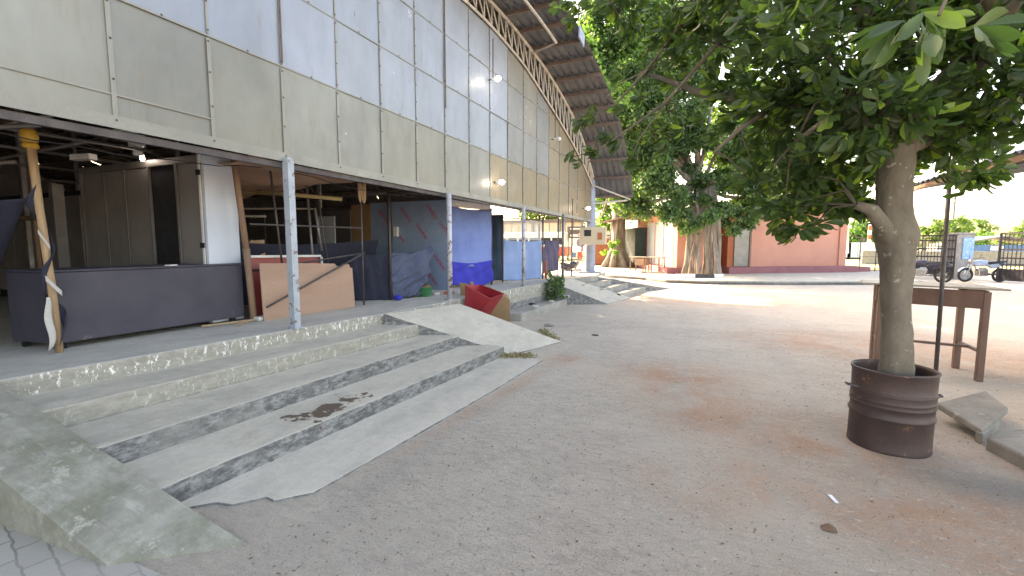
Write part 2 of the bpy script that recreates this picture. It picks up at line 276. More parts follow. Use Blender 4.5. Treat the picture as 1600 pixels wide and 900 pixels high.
    def build(s, name, mat, parent=None, smooth=False, bevel=0, solid=0, origin=None, recalc=True):
        me = bpy.data.meshes.new(name); off = Vector((0, 0, 0))
        if parent is not None:
            q = parent
            while q is not None: off += q.location; q = q.parent
        elif origin is not None: off = Vector(origin)
        me.from_pydata([tuple(Vector(v)-off) for v in s.v], [], s.f)
        if s.tint:
            at = me.color_attributes.new('tint', 'FLOAT_COLOR', 'CORNER'); k = 0
            for fi, f in enumerate(s.f):
                for _ in f: at.data[k].color = s.tint[fi]+(1,); k += 1
        if recalc:
            bm = bmesh.new(); bm.from_mesh(me); bmesh.ops.recalc_face_normals(bm, faces=bm.faces); bm.to_mesh(me); bm.free()
        if smooth: me.shade_smooth()
        me.materials.append(M[mat] if isinstance(mat, str) else mat)
        o = bpy.data.objects.new(name, me); COL.objects.link(o)
        if parent is not None: o.parent = parent
        else: o.location = off
        if solid: md = o.modifiers.new('solid', 'SOLIDIFY'); md.thickness = solid; md.offset = 0
        if bevel: md = o.modifiers.new('bevel', 'BEVEL'); md.width = bevel; md.segments = 2; md.limit_method = 'ANGLE'
        return o
def tag(o, label, cat, group=None):
    o['label'] = label; o['category'] = cat
    if group: o['group'] = group
    return o
def thing(name, loc, label, cat, group=None):
    o = bpy.data.objects.new(name, None); COL.objects.link(o); o.location = loc; o.empty_display_size = .2; return tag(o, label, cat, group)
def kind(o, k='structure'): o['kind'] = k; return o
def dup(root, loc, rotz=0, label=None):
    def cp(o, par):
        c = o.copy(); COL.objects.link(c)
        if par is not None: c.parent = par
        for ch in [q for q in bpy.data.objects if q.parent == o]: cp(ch, c)
        return c
    r = cp(root, None); r.location = loc; r.rotation_euler = (0, 0, rotz)
    if label: r['label'] = label
    return r
# measured direction (u, v in 1600x900) to a world point on the plane Y = y
fw = V(-math.sin(YAW)*math.cos(PITCH), math.cos(YAW)*math.cos(PITCH), -math.sin(PITCH)); rt = V(math.cos(YAW), math.sin(YAW), 0); upv = rt.cross(fw)
def at(u, v, y):
    d = fw+rt*((u-800)/F)+upv*((450-v)/F); return V(0, 0, EYE)+d*(y/d.y)

# ------------------------------------------------------------------ SETTING: ground
g = MB(); g.grid(60, 60, lambda a, b: ((a-.5)*2*400*abs((a-.5)*2)**2+0, (b-.5)*2*400*abs((b-.5)*2)**2, 0)); kind(g.build('ground', 'ground'))
kind(MB().box(-3.9, -2.24, -2.5, 1.22, -.1, .006).prism([(-2.24, -2.5, -.1), (-1.55, -2.5, -.1), (-1.95, 1.15, -.1), (-2.24, 1.2, -.1)], (0, 0, .1045)).build('paving', 'paver'))
# platform floor of the shed
def PX(y): return -4.55+.125*(y-1.5) if y < 5.5 else (-4.05+.06*(y-5.5) if y < 10.6 else -3.75+.14*(y-10.6))
edge = [(-4.9, -3)]+[(PX(y)+random.uniform(-.012, .012), y) for y in np.arange(-2.5, 13.9, .3)]+[(-3.2, 13.95), (-3.35, 16.3), (-34, 16.3), (-34, -3)]
kind(MB().prism([(x, y, -.1) for x, y in edge], (0, 0, .70)).build('platform', 'plat', bevel=.02))
# pavement beyond the yard with its kerb line
kb = [(-9.5, 26.0), (-4.2, 21.6), (-2.5, 20.7), (-1.6, 19.6), (0, 19.5), (3, 20.4), (5.5, 21.6), (7.7, 22.8)]
kind(MB().prism([(x, y, -.1) for x, y in kb]+[(8.8, 31.5, -.1), (2, 31.5, -.1), (-9.5, 31.5, -.1)], (0, 0, .20)).build('pavement', 'slab', bevel=.015))
kk = MB()
for (x0, y0), (x1, y1) in zip(kb[1:-1], kb[2:]): kk.obox((x0, y0, -.05), (x1-x0, y1-y0, 0), ((y0-y1)*.0-.02, .14, 0), (0, 0, .185))
kind(kk.build('kerb', 'kerb', bevel=.015))
kind(MB().box(-60, 140, 34, 140, -.2, .012).build('grass', 'grassf'))

# ------------------------------------------------------------------ first staircase
def nose(l, r, z, n=26, j=.007):   # a solid step under a slightly chipped nosing line
    out = []
    for i in range(n+1):
        t = i/n; out.append((l[0]+(r[0]-l[0])*t+random.uniform(-j, j), l[1]+(r[1]-l[1])*t, z+random.uniform(-j, j)*.4))
    return out
st = thing('staircase', (-3.6, 3.4, 0), 'wide four-riser concrete staircase with chipped white paint on its upper risers, below the dark counter', 'staircase', 'concrete stairs up to the shed')
lv = [((-2.86, 1.49), (-2.56, 5.72), .15), ((-3.42, 1.47), (-3.12, 5.45), .30), ((-4.02, 1.46), (-3.64, 5.30), .45)]
for k, (l, r, z) in enumerate(lv):
    top = nose(l, r, z); m = MB(); n = len(top); b = 0
    m.v += top+[(x-.002, y, -.05) for x, y, _ in top]+[(x-.75 if k < 2 else x-.9, y, z) for x, y, _ in top]
    for i in range(n-1): m.f += [(i, i+1, n+i+1, n+i), (i, 2*n+i, 2*n+i+1, i+1)]
    m.build('step', 'step', st, recalc=True, bevel=.012)
kind(MB().prism([(-2.95, 1.50, -.05), (-2.80, 1.58, -.05), (-2.66, 1.72, -.05), (-2.55, 1.74, -.05), (-2.44, 1.88, -.05), (-2.36, 1.87, -.05), (-2.21, 2.03, -.05), (-2.16, 2.7, -.05), (-2.05, 4.3, -.05), (-2.0, 5.74, -.05), (-2.7, 5.8, -.05)], (0, 0, .066)).build('apron', 'slab', bevel=.008))
# cheek wall on the left, sloping from the platform to the ground
def ramp(name, pts, mat, label, cat='ramp', sub=10, group=None):
    # pts: four top corners A (top,left) B (foot,left) C (foot,right) D (top,right), skirted down to the ground
    A, B, C, D = map(Vector, pts); m = MB()
    m.grid(sub, sub, lambda a, b: (A.lerp(B, a)).lerp(D.lerp(C, a), b)+V(0, 0, random.uniform(-.004, .004)))
    n = sub+1
    def skirt(ids):
        for i, j in zip(ids, ids[1:]):
            k = len(m.v); m.v += [(m.v[i][0], m.v[i][1], -.08), (m.v[j][0], m.v[j][1], -.08)]; m.f.append((i, j, k+1, k))
    skirt(list(range(n))); skirt([sub*n+i for i in range(n)]); skirt([j*n+sub for j in range(n)])
    o = m.build(name, mat, origin=tuple((B+C)/2*1.0), bevel=.0); return tag(o, label, cat, group)
ramp('cheek_wall', [(-4.75, 1.06, .64), (-2.62, 1.15, .02), (-2.14, 1.53, .004), (-4.7, 1.47, .63)], 'cheek', 'sloping mossy concrete cheek at the left end of the near staircase', 'cheek wall')
ramp('concrete_ramp', [(-4.06, 5.06, .602), (-2.50, 5.84, .012), (-2.12, 6.95, .010), (-3.68, 6.45, .602)], 'slab', 'smooth skewed concrete ramp rising beside the red bin, right of the near staircase', 'ramp')
MB().prism([(-4.2, 5.02, .45), (-4.06, 5.06, .601), (-3.68, 6.45, .601), (-4.2, 6.6, .45)], (0, 0, .0015))

# raised ledge along the platform foot with rubble edging
tag(MB().prism([(-3.95, 8.5, -.05), (-3.44, 8.55, -.05), (-3.4, 10, -.05), (-3.33, 11.5, -.05), (-3.9, 11.5, -.05)], (0, 0, .21)).build('concrete_ledge', 'kerb', origin=(-3.6, 10, 0), bevel=.03), 'low broken concrete ledge at the platform foot, between red bin and leafy plant', 'ledge')
# far staircase and its ramps
st2 = thing('staircase', (-2.8, 13.6, 0), 'far concrete staircase with sunlit treads in front of the blue column', 'staircase', 'concrete stairs up to the shed')
lv2 = [((-3.55, 12.2), (-3.12, 14.05), .595), ((-3.15, 12.3), (-2.80, 14.8), .45), ((-2.72, 12.8), (-2.36, 15.55), .30), ((-2.30, 13.2), (-1.90, 16.1), .15)]
for l, r, z in lv2:
    top = nose(l, r, z, 10, .005); m = MB(); n = len(top); m.v += top+[(x, y, -.05) for x, y, _ in top]+[(x-.62, y, z) for x, y, _ in top]
    for i in range(n-1): m.f += [(i, i+1, n+i+1, n+i), (i, 2*n+i, 2*n+i+1, i+1)]
    m.build('step', 'kerb', st2)
ramp('concrete_ramp', [(-3.72, 11.2, .602), (-2.40, 11.95, .01), (-2.05, 13.6, .01), (-3.5, 12.45, .602)], 'slab', 'concrete ramp with dark side wall just right of the leafy plant, before the far staircase', 'ramp')
ramp('concrete_ramp', [(-3.3, 13.9, .602), (-1.25, 16.9, .01), (-1.15, 17.3, .01), (-3.4, 14.5, .602)], 'slab', 'narrow concrete ramp closing the far right end of the far staircase', 'ramp', group=None)

# ------------------------------------------------------------------ MARKET SHED
def fx(y, off=0): return -4.35+off+.06*(y-3.8)
def fz(y, z): return z-.0095*(y-4)*(z-.9)
def smooth_curve(pts, n=80):
    ys = np.linspace(pts[0][0], pts[-1][0], n); zs = np.interp(ys, [p[0] for p in pts], [p[1] for p in pts])
    for _ in range(2): zs[1:-1] = (zs[:-2]+zs[1:-1]*2+zs[2:])/4
    return lambda y: float(np.interp(y, ys, zs))
AB = smooth_curve([(-3, 3.1), (-2, 3.9), (0, 4.9), (2, 5.45), (4, 5.7), (7.3, 5.78), (8.4, 5.74), (9.9, 5.52), (11.8, 4.94), (13.2, 4.45), (14.3, 3.98), (15.1, 3.55), (15.5, 3.3)])
AT = smooth_curve([(-3, 3.6), (-1, 5.1), (1, 5.9), (4, 6.15), (7, 6.22), (8.3, 6.2), (9.4, 6.12), (11, 5.88), (12.1, 5.6), (13.15, 5.25), (14.2, 4.72), (15.07, 4.05), (15.45, 3.6)])
roofpts = [(-4.2, 2.8), (-3, 3.8), (-1, 5.25), (1, 6.0), (4, 6.27), (7, 6.34), (8.3, 6.32), (9.4, 6.24), (10.2, 6.13), (11, 5.99), (12.1, 5.72), (13.15, 5.38), (14, 4.95), (14.7, 4.42), (15.37, 3.73), (15.8, 3.13)]
shed = thing('market_shed', (-4.3, 6, .6), 'long market shed with arched roof and metal-sheet clad gable above open stalls', 'shed')
rows = [2.47, 3.47, 4.30, 5.13, 5.96]; cl = MB(); seams = [3.80+.77*k for k in range(-7, 16)]; scr = MB(); bat = MB()
for k in range(len(seams)-1):
    y0, y1 = seams[k], seams[k+1]
    for r in range(4):
        if r == 0: t = random.choice([(0.232, 0.232, 0.204), (0.224, 0.224, 0.200), (0.240, 0.240, 0.212), (0.228, 0.224, 0.192)])
        else: t = random.choice([(.272, .300, .342), (.262, .290, .328), (.285, .312, .358), (.270, .296, .330)])  # bluish upper and beige lower tints paint in sky and ground reflections
        if y0 > 9.0 and r >= 1: t = random.choice([(0.232, 0.232, 0.224), (0.224, 0.232, 0.236), (0.240, 0.228, 0.200)])
        if y0 > 11: t = random.choice([(0.248, 0.204, 0.144), (0.240, 0.204, 0.148), (0.232, 0.200, 0.152)])
        if r == 0 and y0 > 8: t = random.choice([(0.248, 0.204, 0.136), (0.240, 0.204, 0.144), (0.260, 0.216, 0.152)])
        dx = random.uniform(-.003, .003); J = [random.uniform(-.003, .003) for _ in range(4)]
        for q in range(5):
            a, b = y0+(y1-y0)*q/5, y0+(y1-y0)*(q+1)/5
            z0a, z0b = fz(a, rows[r]), fz(b, rows[r]); z1a, z1b = min(fz(a, rows[r+1]), AB(a)), min(fz(b, rows[r+1]), AB(b))
            if z1a <= z0a+.01 and z1b <= z0b+.01: continue
            z1a, z1b = max(z1a, z0a), max(z1b, z0b); o1, o2 = J[0]*(1-q/5)+J[1]*q/5, J[0]*(1-(q+1)/5)+J[1]*(q+1)/5
            cl.quad((fx(a)+dx+o1, a, z0a), (fx(b)+dx+o2, b, z0b), (fx(b)+dx-o2+J[2], b, z1b), (fx(a)+dx-o1+J[2], a, z1a)); cl.tint.append(t)
    y = seams[k]; bat = MB()
    ztop = AB(y)-.01
    for r in range(4):
        z0, z1 = fz(y, rows[r])+.02, min(fz(y, rows[r+1])-.02, ztop)
        if z1 < z0+.1: continue
        wd = .035 if r == 0 else .022
        bat.box(fx(y)+.006, fx(y)+.013, y-wd/2, y+wd/2, z0, z1)
        for zz in (z0+.03, z0+(z1-z0)*.36, z0+(z1-z0)*.68, z1-.03):
            scr.lathe([(.009, 0), (.009, .006)], (fx(y)+.013, y+random.uniform(-.004, .004), zz), 6, axis='X')
    if bat.v: bat.build('cover_strip', 'flash', shed)
    for r in range(1, 4):
        zz = fz(y+.385, rows[r])
        if zz < AB(y+.385): scr.lathe([(.009, 0), (.009, .010)], (fx(y+.385)+.008, y+.385, zz+.012), 6, axis='X')
cl.build('sheet_cladding', 'sheet', shed); kind(scr.build('screw', 'screw', shed), 'stuff')
fl = MB(); dks = {z0: MB() for z0 in rows[1:4]}
for k in range(len(seams)-1):
    a, b = seams[k], seams[k+1]
    for (z0, h, x) in ((2.455, .10, .008),): fl.prism([(fx(a)+x, a, fz(a, z0)), (fx(b)+x, b, fz(b, z0)), (fx(b)+x, b, fz(b, z0+h)), (fx(a)+x, a, fz(a, z0+h))], (.006, 0, 0))
    if b < 3.6: fl.prism([(fx(a)+.004, a, fz(a, 2.71)), (fx(b)+.004, b, fz(b, 2.71)), (fx(b)+.004, b, fz(b, 2.725)), (fx(a)+.004, a, fz(a, 2.725))], (.008, 0, 0))
    for z0 in rows[1:4]:
        if fz(b, z0) < AB(b): dks[z0].prism([(fx(a)+.005, a, fz(a, z0)-.006), (fx(b)+.005, b, fz(b, z0)-.006), (fx(b)+.005, b, fz(b, z0)+.010), (fx(a)+.005, a, fz(a, z0)+.010)], (.007, 0, 0))
fl.build('bottom_flashing', 'flash', shed); [q.build('sheet_joint', 'flash', shed) for q in dks.values()]
MB().bar((fx(-1)-.04, -1, 2.47), (fx(15.3)-.04, 15.3, 2.30), .05, .06).build('bottom_rail', 'dark', shed)
# back face frame rails behind the sheets
fr = MB()
for z0 in (3.47, 4.3, 5.13): fr.bar((fx(-1)-.05, -1, fz(-1, z0)), (fx(13.5)-.05, 13.5, min(fz(13.5, z0), AB(13.5)-.1)), .04)
fr.build('girt', 'dark', shed)
# arched truss on the gable
ys = np.arange(-2, 15.45, .29); lo = [(fx(y)+.04, y, AB(y)+.02) for y in ys]; hi = [(fx(y)+.04, y, AT(y)) for y in ys]
MB().tube(lo, .026, 8).tube(hi, .034, 8).build('truss_chord', 'truss', shed, smooth=True)
wb = MB()
for i in range(len(ys)-1):
    wb.tube([lo[i], hi[i]], .015, 6)
    wb.tube([hi[i], lo[i+1]], .015, 6)
wb.build('truss_web', 'truss', shed, smooth=True)
# second inner truss, further in
for off in (-6.1, -12.2, -18.3):
    t2 = MB().tube([(fx(y, off), y, AB(y)) for y in ys], .035, 6).tube([(fx(y, off), y, AT(y)) for y in ys], .035, 6)
    for i in range(0, len(ys)-1, 2): t2.tube([(fx(ys[i], off), ys[i], AB(ys[i])), (fx(ys[i+1], off), ys[i+1], AT(ys[i+1]))], .02, 5)
    t2.build('inner_truss', 'purlin', shed)
# corrugated roof
rp = [Vector((0, a, b)) for a, b in roofpts]; prof = []
for i in range(len(rp)-1):
    for q in range(3): prof.append(rp[i].lerp(rp[i+1], q/3))
prof.append(rp[-1])
zz_ = np.array([p.z for p in prof]); zz_[1:-1] = (zz_[:-2]+2*zz_[1:-1]+zz_[2:])/4
for p, q in zip(prof, zz_): p.z = float(q)
nrm = []
for i in range(len(prof)):
    d = (prof[min(i+1, len(prof)-1)]-prof[max(i-1, 0)]).normalized(); nrm.append(V(0, -d.z, d.y))
xs = [];  x = 1.25
while x > -30:
    P_ = .19 if x > -6 else .38
    for dx, h in ((0, 0), (.50, 0), (.60, 1), (.90, 1)): xs.append((x-dx*P_, h*.03))
    x -= P_
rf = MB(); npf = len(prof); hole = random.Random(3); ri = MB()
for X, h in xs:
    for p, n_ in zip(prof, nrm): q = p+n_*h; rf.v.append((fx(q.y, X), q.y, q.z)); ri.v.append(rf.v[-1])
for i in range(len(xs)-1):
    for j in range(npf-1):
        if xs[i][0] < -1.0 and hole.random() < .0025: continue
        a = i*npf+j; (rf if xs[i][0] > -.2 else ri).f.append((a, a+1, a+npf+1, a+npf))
rf.build('roof_sheet', 'roof', shed, recalc=False); ri.build('inner_roof_sheet', pm('shade_darkened_roof_sheet', (.075, .07, .068), (.045, .043, .042), 1.5, .7, .2), shed, recalc=False)  # inner sheets get a darker copy of the roof colour, painting in interior shade
pu = MB(); L = 0; acc = 0; tgt = .06; pul = []
for i in range(len(prof)-1, 0, -1):
    d = (prof[i-1]-prof[i]).length
    while acc+d >= tgt: q = prof[i].lerp(prof[i-1], (tgt-acc)/d); pul.append(q-nrm[i]*.05); tgt += .70
    acc += d
for q in pul: pu.bar((fx(q.y, 1.22), q.y, q.z), (fx(q.y, -29), q.y, q.z), .05, .07)
pu.build('purlin', 'purlin', shed)
br = MB(); br.bar((fx(15.3, .05), 15.3, 2.9), (fx(15.6, 1.1), 15.62, 3.0), .05); br.bar((fx(15.3)+.03, 15.3, 3.5), (fx(15.6, 1.2), 15.6, 3.02), .04)
pts = [(fx(y, .75), y, AT(y)-.12) for y in np.arange(3, 10.4, .5)]; br.tube(pts, .03, 6); br.tube([pts[-1], (fx(10.4, .05), 10.4, AT(10.4)-.02)], .02, 6)
br.build('overhang_brace', 'truss', shed)
MB().bar((fx(10.2, 1.26), 9.95, 6.05), (fx(10.2, 1.26), 10.35, 5.98), .03, .26).build('blue_end_flashing', 'bigpost', shed)
# side and rear walls of the shed (mostly dark)
MB().prism([(-33.6, -4, .5), (-33.6, 15.7, .5)]+[(-33.6, a, b) for a, b in roofpts[::-1] if a < 15.75], (.1, 0, 0)).build('rear_wall', 'door', shed)
MB().box(-34, fx(-3)-.1, -3.1, -3.0, .6, 3.9).build('side_wall', 'door', shed); MB().box(-34, -10, 15.9, 16.0, .6, 3.05).build('side_wall', 'door', shed)  # second wall is added across the open right side to keep the interior dark
# posts
def post(x, y, top, r, mat, nm='post', sq=False, lean=0):
    m = MB()
    if sq: m.bar((x+lean, y, .6), (x, y, top), r*2, r*2, up=(0, 1, 0))
    else: m.tube([(x+lean, y, .6), (x, y, top)], r, 12)
    m.cbox((x+lean, y, .604), (r*3.2, r*3.2, .012)); return m.build(nm, mat, shed, smooth=not sq, bevel=0)
post(-4.32, 3.81, fz(3.8, 2.5), .041, 'post', sq=True); post(-4.10, 6.87, 2.42, .044, 'post2'); post(-3.90, 9.80, 2.40, .040, 'post2'); post(-3.62, 11.95, 2.36, .035, 'greytube')
post(-4.6, .3, 2.5, .055, 'post', sq=True)
cm = MB().tube([(-3.70, 15.38, .6), (-3.70, 15.38, 2.45), (-3.68, 15.38, 4.0)], [.165, .165, .10], 20); cm.cbox((-3.7, 15.38, .62), (.62, .62, .04)); cm.build('corner_column', 'bigpost', shed, smooth=False)
MB().tube([(-3.78, 13.4, .6), (-3.78, 13.4, 2.9)], .022, 8).build('thin_post', 'dark', shed)
for x in (-10, -16, -22, -28):
    for y in (3.8, 9.8, 15.6): MB().tube([(x, y, .6), (x, y, 5.8 if y < 12 else 3.5)], .07, 8).build('inner_post', 'greytube', shed)

# meter box on the corner column
mb_ = thing('meter_box', (-3.45, 15.0, 1.5), 'cream electricity meter box fixed to the blue corner column', 'meter box')
MB().cbox((-3.52, 15.0, 1.83), (.84, .30, .56), .10).build('case', 'cream', mb_, bevel=.01)
MB().cbox((-3.66, 14.83, 1.92), (.22, .02, .20), .10).build('meter_window', 'glassd', mb_); MB().cbox((-3.27, 14.86, 1.82), (.14, .012, .22), .10).build('label_plate', 'orange', mb_)

# lamps on the gable
def lamp(p, label, rod=None, lit=True):
    x, y, z = p; t = thing('bulb_lamp', (x-.12, y, z), label, 'lamp', 'bulbs fixed along the gable')
    b = MB(); b.lathe([(.001, -.055), (.032, -.045), (.05, -.01), (.048, .02), (.028, .05), (.02, .06)], p, 14, axis='X'); b.build('bulb', 'lamp' if lit else 'white', t, smooth=True)
    MB().lathe([(.022, -.13), (.03, -.11), (.03, -.05)], p, 12, axis='X').build('holder', 'white', t)
    h = MB().bar((x-.2, y, z), (x-.1, y, z), .02)
    if rod: h.tube([(x-.10, y, z+.02), (x-.10, y, z+rod)], .011, 6)
    h.build('rod', 'dark', t)
lamp((-3.86, 8.34, 4.72), 'lit round bulb hanging on a dark rod, highest on the gable', .75)
lamp((-3.90, 8.60, 2.80), 'lit round bulb low on the beige lower sheets of the gable')
lamp((-3.42, 13.9, 2.64), 'lit round bulb beside the top of the blue corner column')
lamp((-3.62, 11.5, 4.22), 'unlit bulb hanging on a dark rod near the right end of the gable', .75, False)
for y, z0, z1, l_ in ((3.80, fz(3.8, 3.5), 5.6, 'directly above the blue-white post'), (6.88, fz(6.9, 3.9), 5.7, 'left of the highest lit bulb')):
    tag(MB().tube([(fx(y)+.025, y, z0), (fx(y)+.025, y, z1)], .008, 6).build('conduit', 'purlin', origin=(fx(y), y, z0)), 'thin dark conduit on the gable seam '+l_, 'conduit')

# ------------------------------------------------------------------ STALLS under the shed
# frame of tubes overhead at the left bay
def frame_run(label, bars, mat='greytube', r=.018, name='tube_scaffold', cat='scaffold', loc=None, group=None):
    m = MB()
    for b in bars: m.tube([b[0], b[1]], b[2] if len(b) > 2 else r, 7)
    l = loc or bars[0][0]; return tag(m.build(name, mat, origin=(l[0], l[1], .6), smooth=True), label, cat, group)
bars = [((-4.9, -1, 2.60), (-4.9, 3.85, 2.62), .022), ((-5.4, -1, 2.58), (-5.4, 3.9, 2.62)), ((-6.2, -1, 2.62), (-6.2, 3.5, 2.66)), ((-7.2, -1, 2.65), (-7.2, 3.9, 2.62)), ((-8.4, -1, 2.6), (-8.4, 5, 2.6)), ((-10, -1, 2.6), (-10, 6, 2.6)),
        ((-4.9, 2.05, 2.58), (-13, 2.05, 2.55)), ((-5, .6, 2.6), (-13, .6, 2.6)), ((-6.2, 2.9, 2.66), (-13, 3.1, 2.6)), ((-7.2, .5, 2.2), (-5.2, 2.1, 2.55), .022), ((-9, 1, 2.1), (-7.0, 2.6, 2.45), .025)]
frame_run('grid of grey tubes overhead in the left bay above the charcoal counter', bars, loc=(-7, 2, 0))
bars = [((-8.2, 1.6, .6), (-8.2, 1.6, 2.55), .03), ((-8.5, 3.3, .6), (-8.5, 3.3, 2.6), .035), ((-11, 2.5, .6), (-11, 2.5, 2.6)), ((-8.5, 3.3, 1.9), (-8.2, 1.6, 1.9))]
frame_run('brown wooden uprights standing behind the charcoal counter', bars, 'brownpole', .03, loc=(-8.4, 2.5, 0))
pp = thing('leaning_pole', (-5.25, 2.11, .6), 'pale timber pole wrapped in dark cloth and yellow cord by the charcoal counter', 'pole')
MB().tube([(-5.25, 2.11, .6), (-5.26, 2.10, 1.2), (-5.29, 2.08, 1.9), (-5.32, 2.07, 2.6)], [.028, .030, .029, .034], 9).build('shaft', 'wood', pp, smooth=True)
MB().torus((-5.32, 2.07, 2.46), .05, .012, 'Y', 14, 6).lathe([(.052, -.05), (.06, 0), (.052, .05)], (-5.315, 2.07, 2.46), 12).lathe([(.05, -.02), (.056, 0), (.05, .02)], (-5.31, 2.07, 2.38), 12).build('cord_binding', pm('yellow_cord', (.55, .32, .04)), pp, smooth=True)
def sheetm(fn, nu=24, nv=24): return MB().grid(nu, nv, fn)
def wav(u, v, s=1): return .02*s*math.sin(9*u+2*v*3+1.3*math.sin(5*v))+.012*s*math.sin(21*u-4*v)
# cloth spiralling round the pole, and the sagging dark cloth to its left
sp = MB()
def spir(u, v):
    zc = .66+1.16*u; r_ = .042+.012*math.sin(9*u)+.05*v*(.5+.5*math.sin(17*u)); a_ = 2.6*math.pi*u*1.3+v*1.2; return (-5.26-.04*u+r_*math.cos(a_), 2.10+r_*math.sin(a_), zc+.24*v)
sp.grid(60, 6, spir).build('wrapped_cloth', 'drape', pp, smooth=True, solid=.004)
MB().grid(14, 3, lambda u, v: (-5.20+.012*math.sin(7*u), 2.015+.01*u+(.015+.040*math.sin(3.1*u)**.6)*v+.008*math.sin(8*u), .64+.46*u)).grid(6, 2, lambda u, v: (-5.17, 2.03+.10*u, 1.10+.14*(1-u)+.05*v)).grid(6, 2, lambda u, v: (-5.22, 2.03+.07*u, 1.50+.14*(1-u)+.04*v)).build('cloth_lining', 'slabw', pp, smooth=True, solid=.004)
tag(sheetm(lambda u, v: (-5.45-.5*v*u+.05*math.sin(12*u), 2.08-1.35*(1-u)*(1)-.05*v, 1.95-.25*(1-u)-(.95*(1-u)+.30*u)*v*1.2-.25*u*v)).build('dark_cloth', 'drape', origin=(-5.5, 1.5, 1), smooth=True, solid=.006), 'dark navy cloth sagging from the timber pole at the left edge', 'cloth')
tag(MB().bar((-6.2, .6, .95), (-6.2, 1.95, .92), .07, .07).build('wooden_rail', 'wood', origin=(-6.2, 1.3, .9)), 'pale wooden rail low behind the dark cloth at the left edge', 'rail')
# charcoal counter
ct = thing('stall_counter', (-5.6, 3.0, .6), 'long low charcoal counter with purple-grey front panel at the platform edge', 'counter')
MB().prism([(-5.36, 2.13, .66), (-5.30, 3.92, .66), (-5.85, 3.98, .66), (-5.92, 2.05, .66)], (0, 0, .64)).build('body', 'counter', ct, bevel=.006)
MB().prism([(-5.345, 2.12, 1.303), (-5.285, 3.925, 1.303), (-5.86, 3.985, 1.303), (-5.93, 2.04, 1.303)], (0, 0, .018)).build('top', 'counter', ct, bevel=.004)
for x, y in ((-5.42, 2.2), (-5.36, 3.8), (-5.85, 2.12), (-5.8, 3.85)): MB().box(x-.025, x+.025, y-.025, y+.025, .6, .66).build('foot', 'black', ct)
tag(MB().cbox((-5.37, 3.15, 1.326), (.06, .10, .012), .3).build('paper_slip', 'paper', origin=(-5.37, 3.15, 1.32)), 'small white slip lying on the charcoal counter', 'paper')
# tall storage cabinet
cb = thing('storage_cabinet', (-6.7, 3.8, .6), 'tall grey cabinet with door panels, one open and dark, pale blue end', 'cabinet')
MB().box(-7.96, -5.46, 3.62, 3.98, .62, 2.56).build('carcass', 'black', cb)
MB().box(-5.452, -5.40, 3.585, 3.985, .62, 2.60).build('end_panel', 'whitep', cb, bevel=.004)
xd = [-7.96, -7.42, -6.96, -6.45, -5.91, -5.46]
for i in range(5):
    if i == 3: continue
    MB().box(xd[i]+.035, xd[i+1]-.02, 3.590, 3.612, .75, 2.50).build('door', 'door', cb, bevel=.004)
cf = MB().box(-7.98, -5.46, 3.575, 3.61, 2.505, 2.585).box(-7.98, -5.46, 3.575, 3.61, .62, .74)
for x in xd: cf.box(x-.018, x+.018, 3.578, 3.611, .742, 2.503)
cf.build('frame', 'frame', cb, bevel=.002); MB().box(-5.475, -5.445, 3.565, 3.583, .75, 2.60).build('edge_trim', 'whitem', cb)
for z in (2.38, 1.54): MB().box(-5.50, -5.43, 3.555, 3.5645, z-.03, z+.03).build('hinge', 'black', cb)
c2 = thing('storage_cabinet', (-9.6, 4.6, .6), 'lower grey cabinet seen deeper in the left bay behind wooden uprights', 'cabinet')
MB().box(-11.8, -8.9, 4.0, 4.4, .62, 2.38).build('carcass', 'black', c2)
for i in range(4): MB().box(-11.75+i*.72, -11.07+i*.72, 3.975, 3.996, .75, 2.30).build('door', 'door', c2, bevel=.004)
tag(MB().box(-8.12, -8.02, 3.3, 3.42, .62, 2.35).build('grey_stud', 'greytube', origin=(-8.07, 3.36, .6)), 'pale grey upright stud at the far end of the tall cabinet', 'stud')
tag(MB().box(-6.36, -6.2, 3.34, 3.45, 2.70, 2.84).tube([(-6.28, 3.4, 2.70), (-6.28, 3.4, 2.60)], .05, 10).cbox((-6.3, 3.3, 2.86), (.2, .16, .04)).build('security_camera', 'white', origin=(-6.28, 3.4, 2.8), bevel=.01), 'white dome camera hanging from the overhead tubes', 'camera')
il = thing('interior_lamp', (-6.42, 3.5, 2.62), 'small lit spot lamp hanging above the grey cabinet doors', 'lamp')
MB().lathe([(.012, -.035), (.03, 0), (.012, .035)], (-6.42, 3.52, 2.60), 10).build('bulb', 'lamp', il, smooth=True); MB().tube([(-6.42, 3.52, 2.64), (-6.42, 3.52, 2.72)], .02, 8).build('holder', 'dark', il)
tag(MB().cbox((-7.0, 3.2, 2.60), (.30, .10, .07), .2).build('light_fitting', 'white', origin=(-7, 3.2, 2.6), bevel=.01), 'white rectangular light fitting above the charcoal counter', 'light')
# tube lights deeper inside (unlit)
for i, (a_, b_, l_) in enumerate((((-7.2, 4.6, 1.98), (-6.3, 5.1, 1.98), 'nearest the brown pole'), ((-8.5, 5.6, 2.2), (-6.9, 6.6, 2.22), 'crossing behind the blue post'))):
    tag(MB().bar(a_, b_, .03, .03).build('tube_light', 'slabw', origin=a_), 'white tube light in the open stall, '+l_, 'tube light', 'tube lights in the open stall')
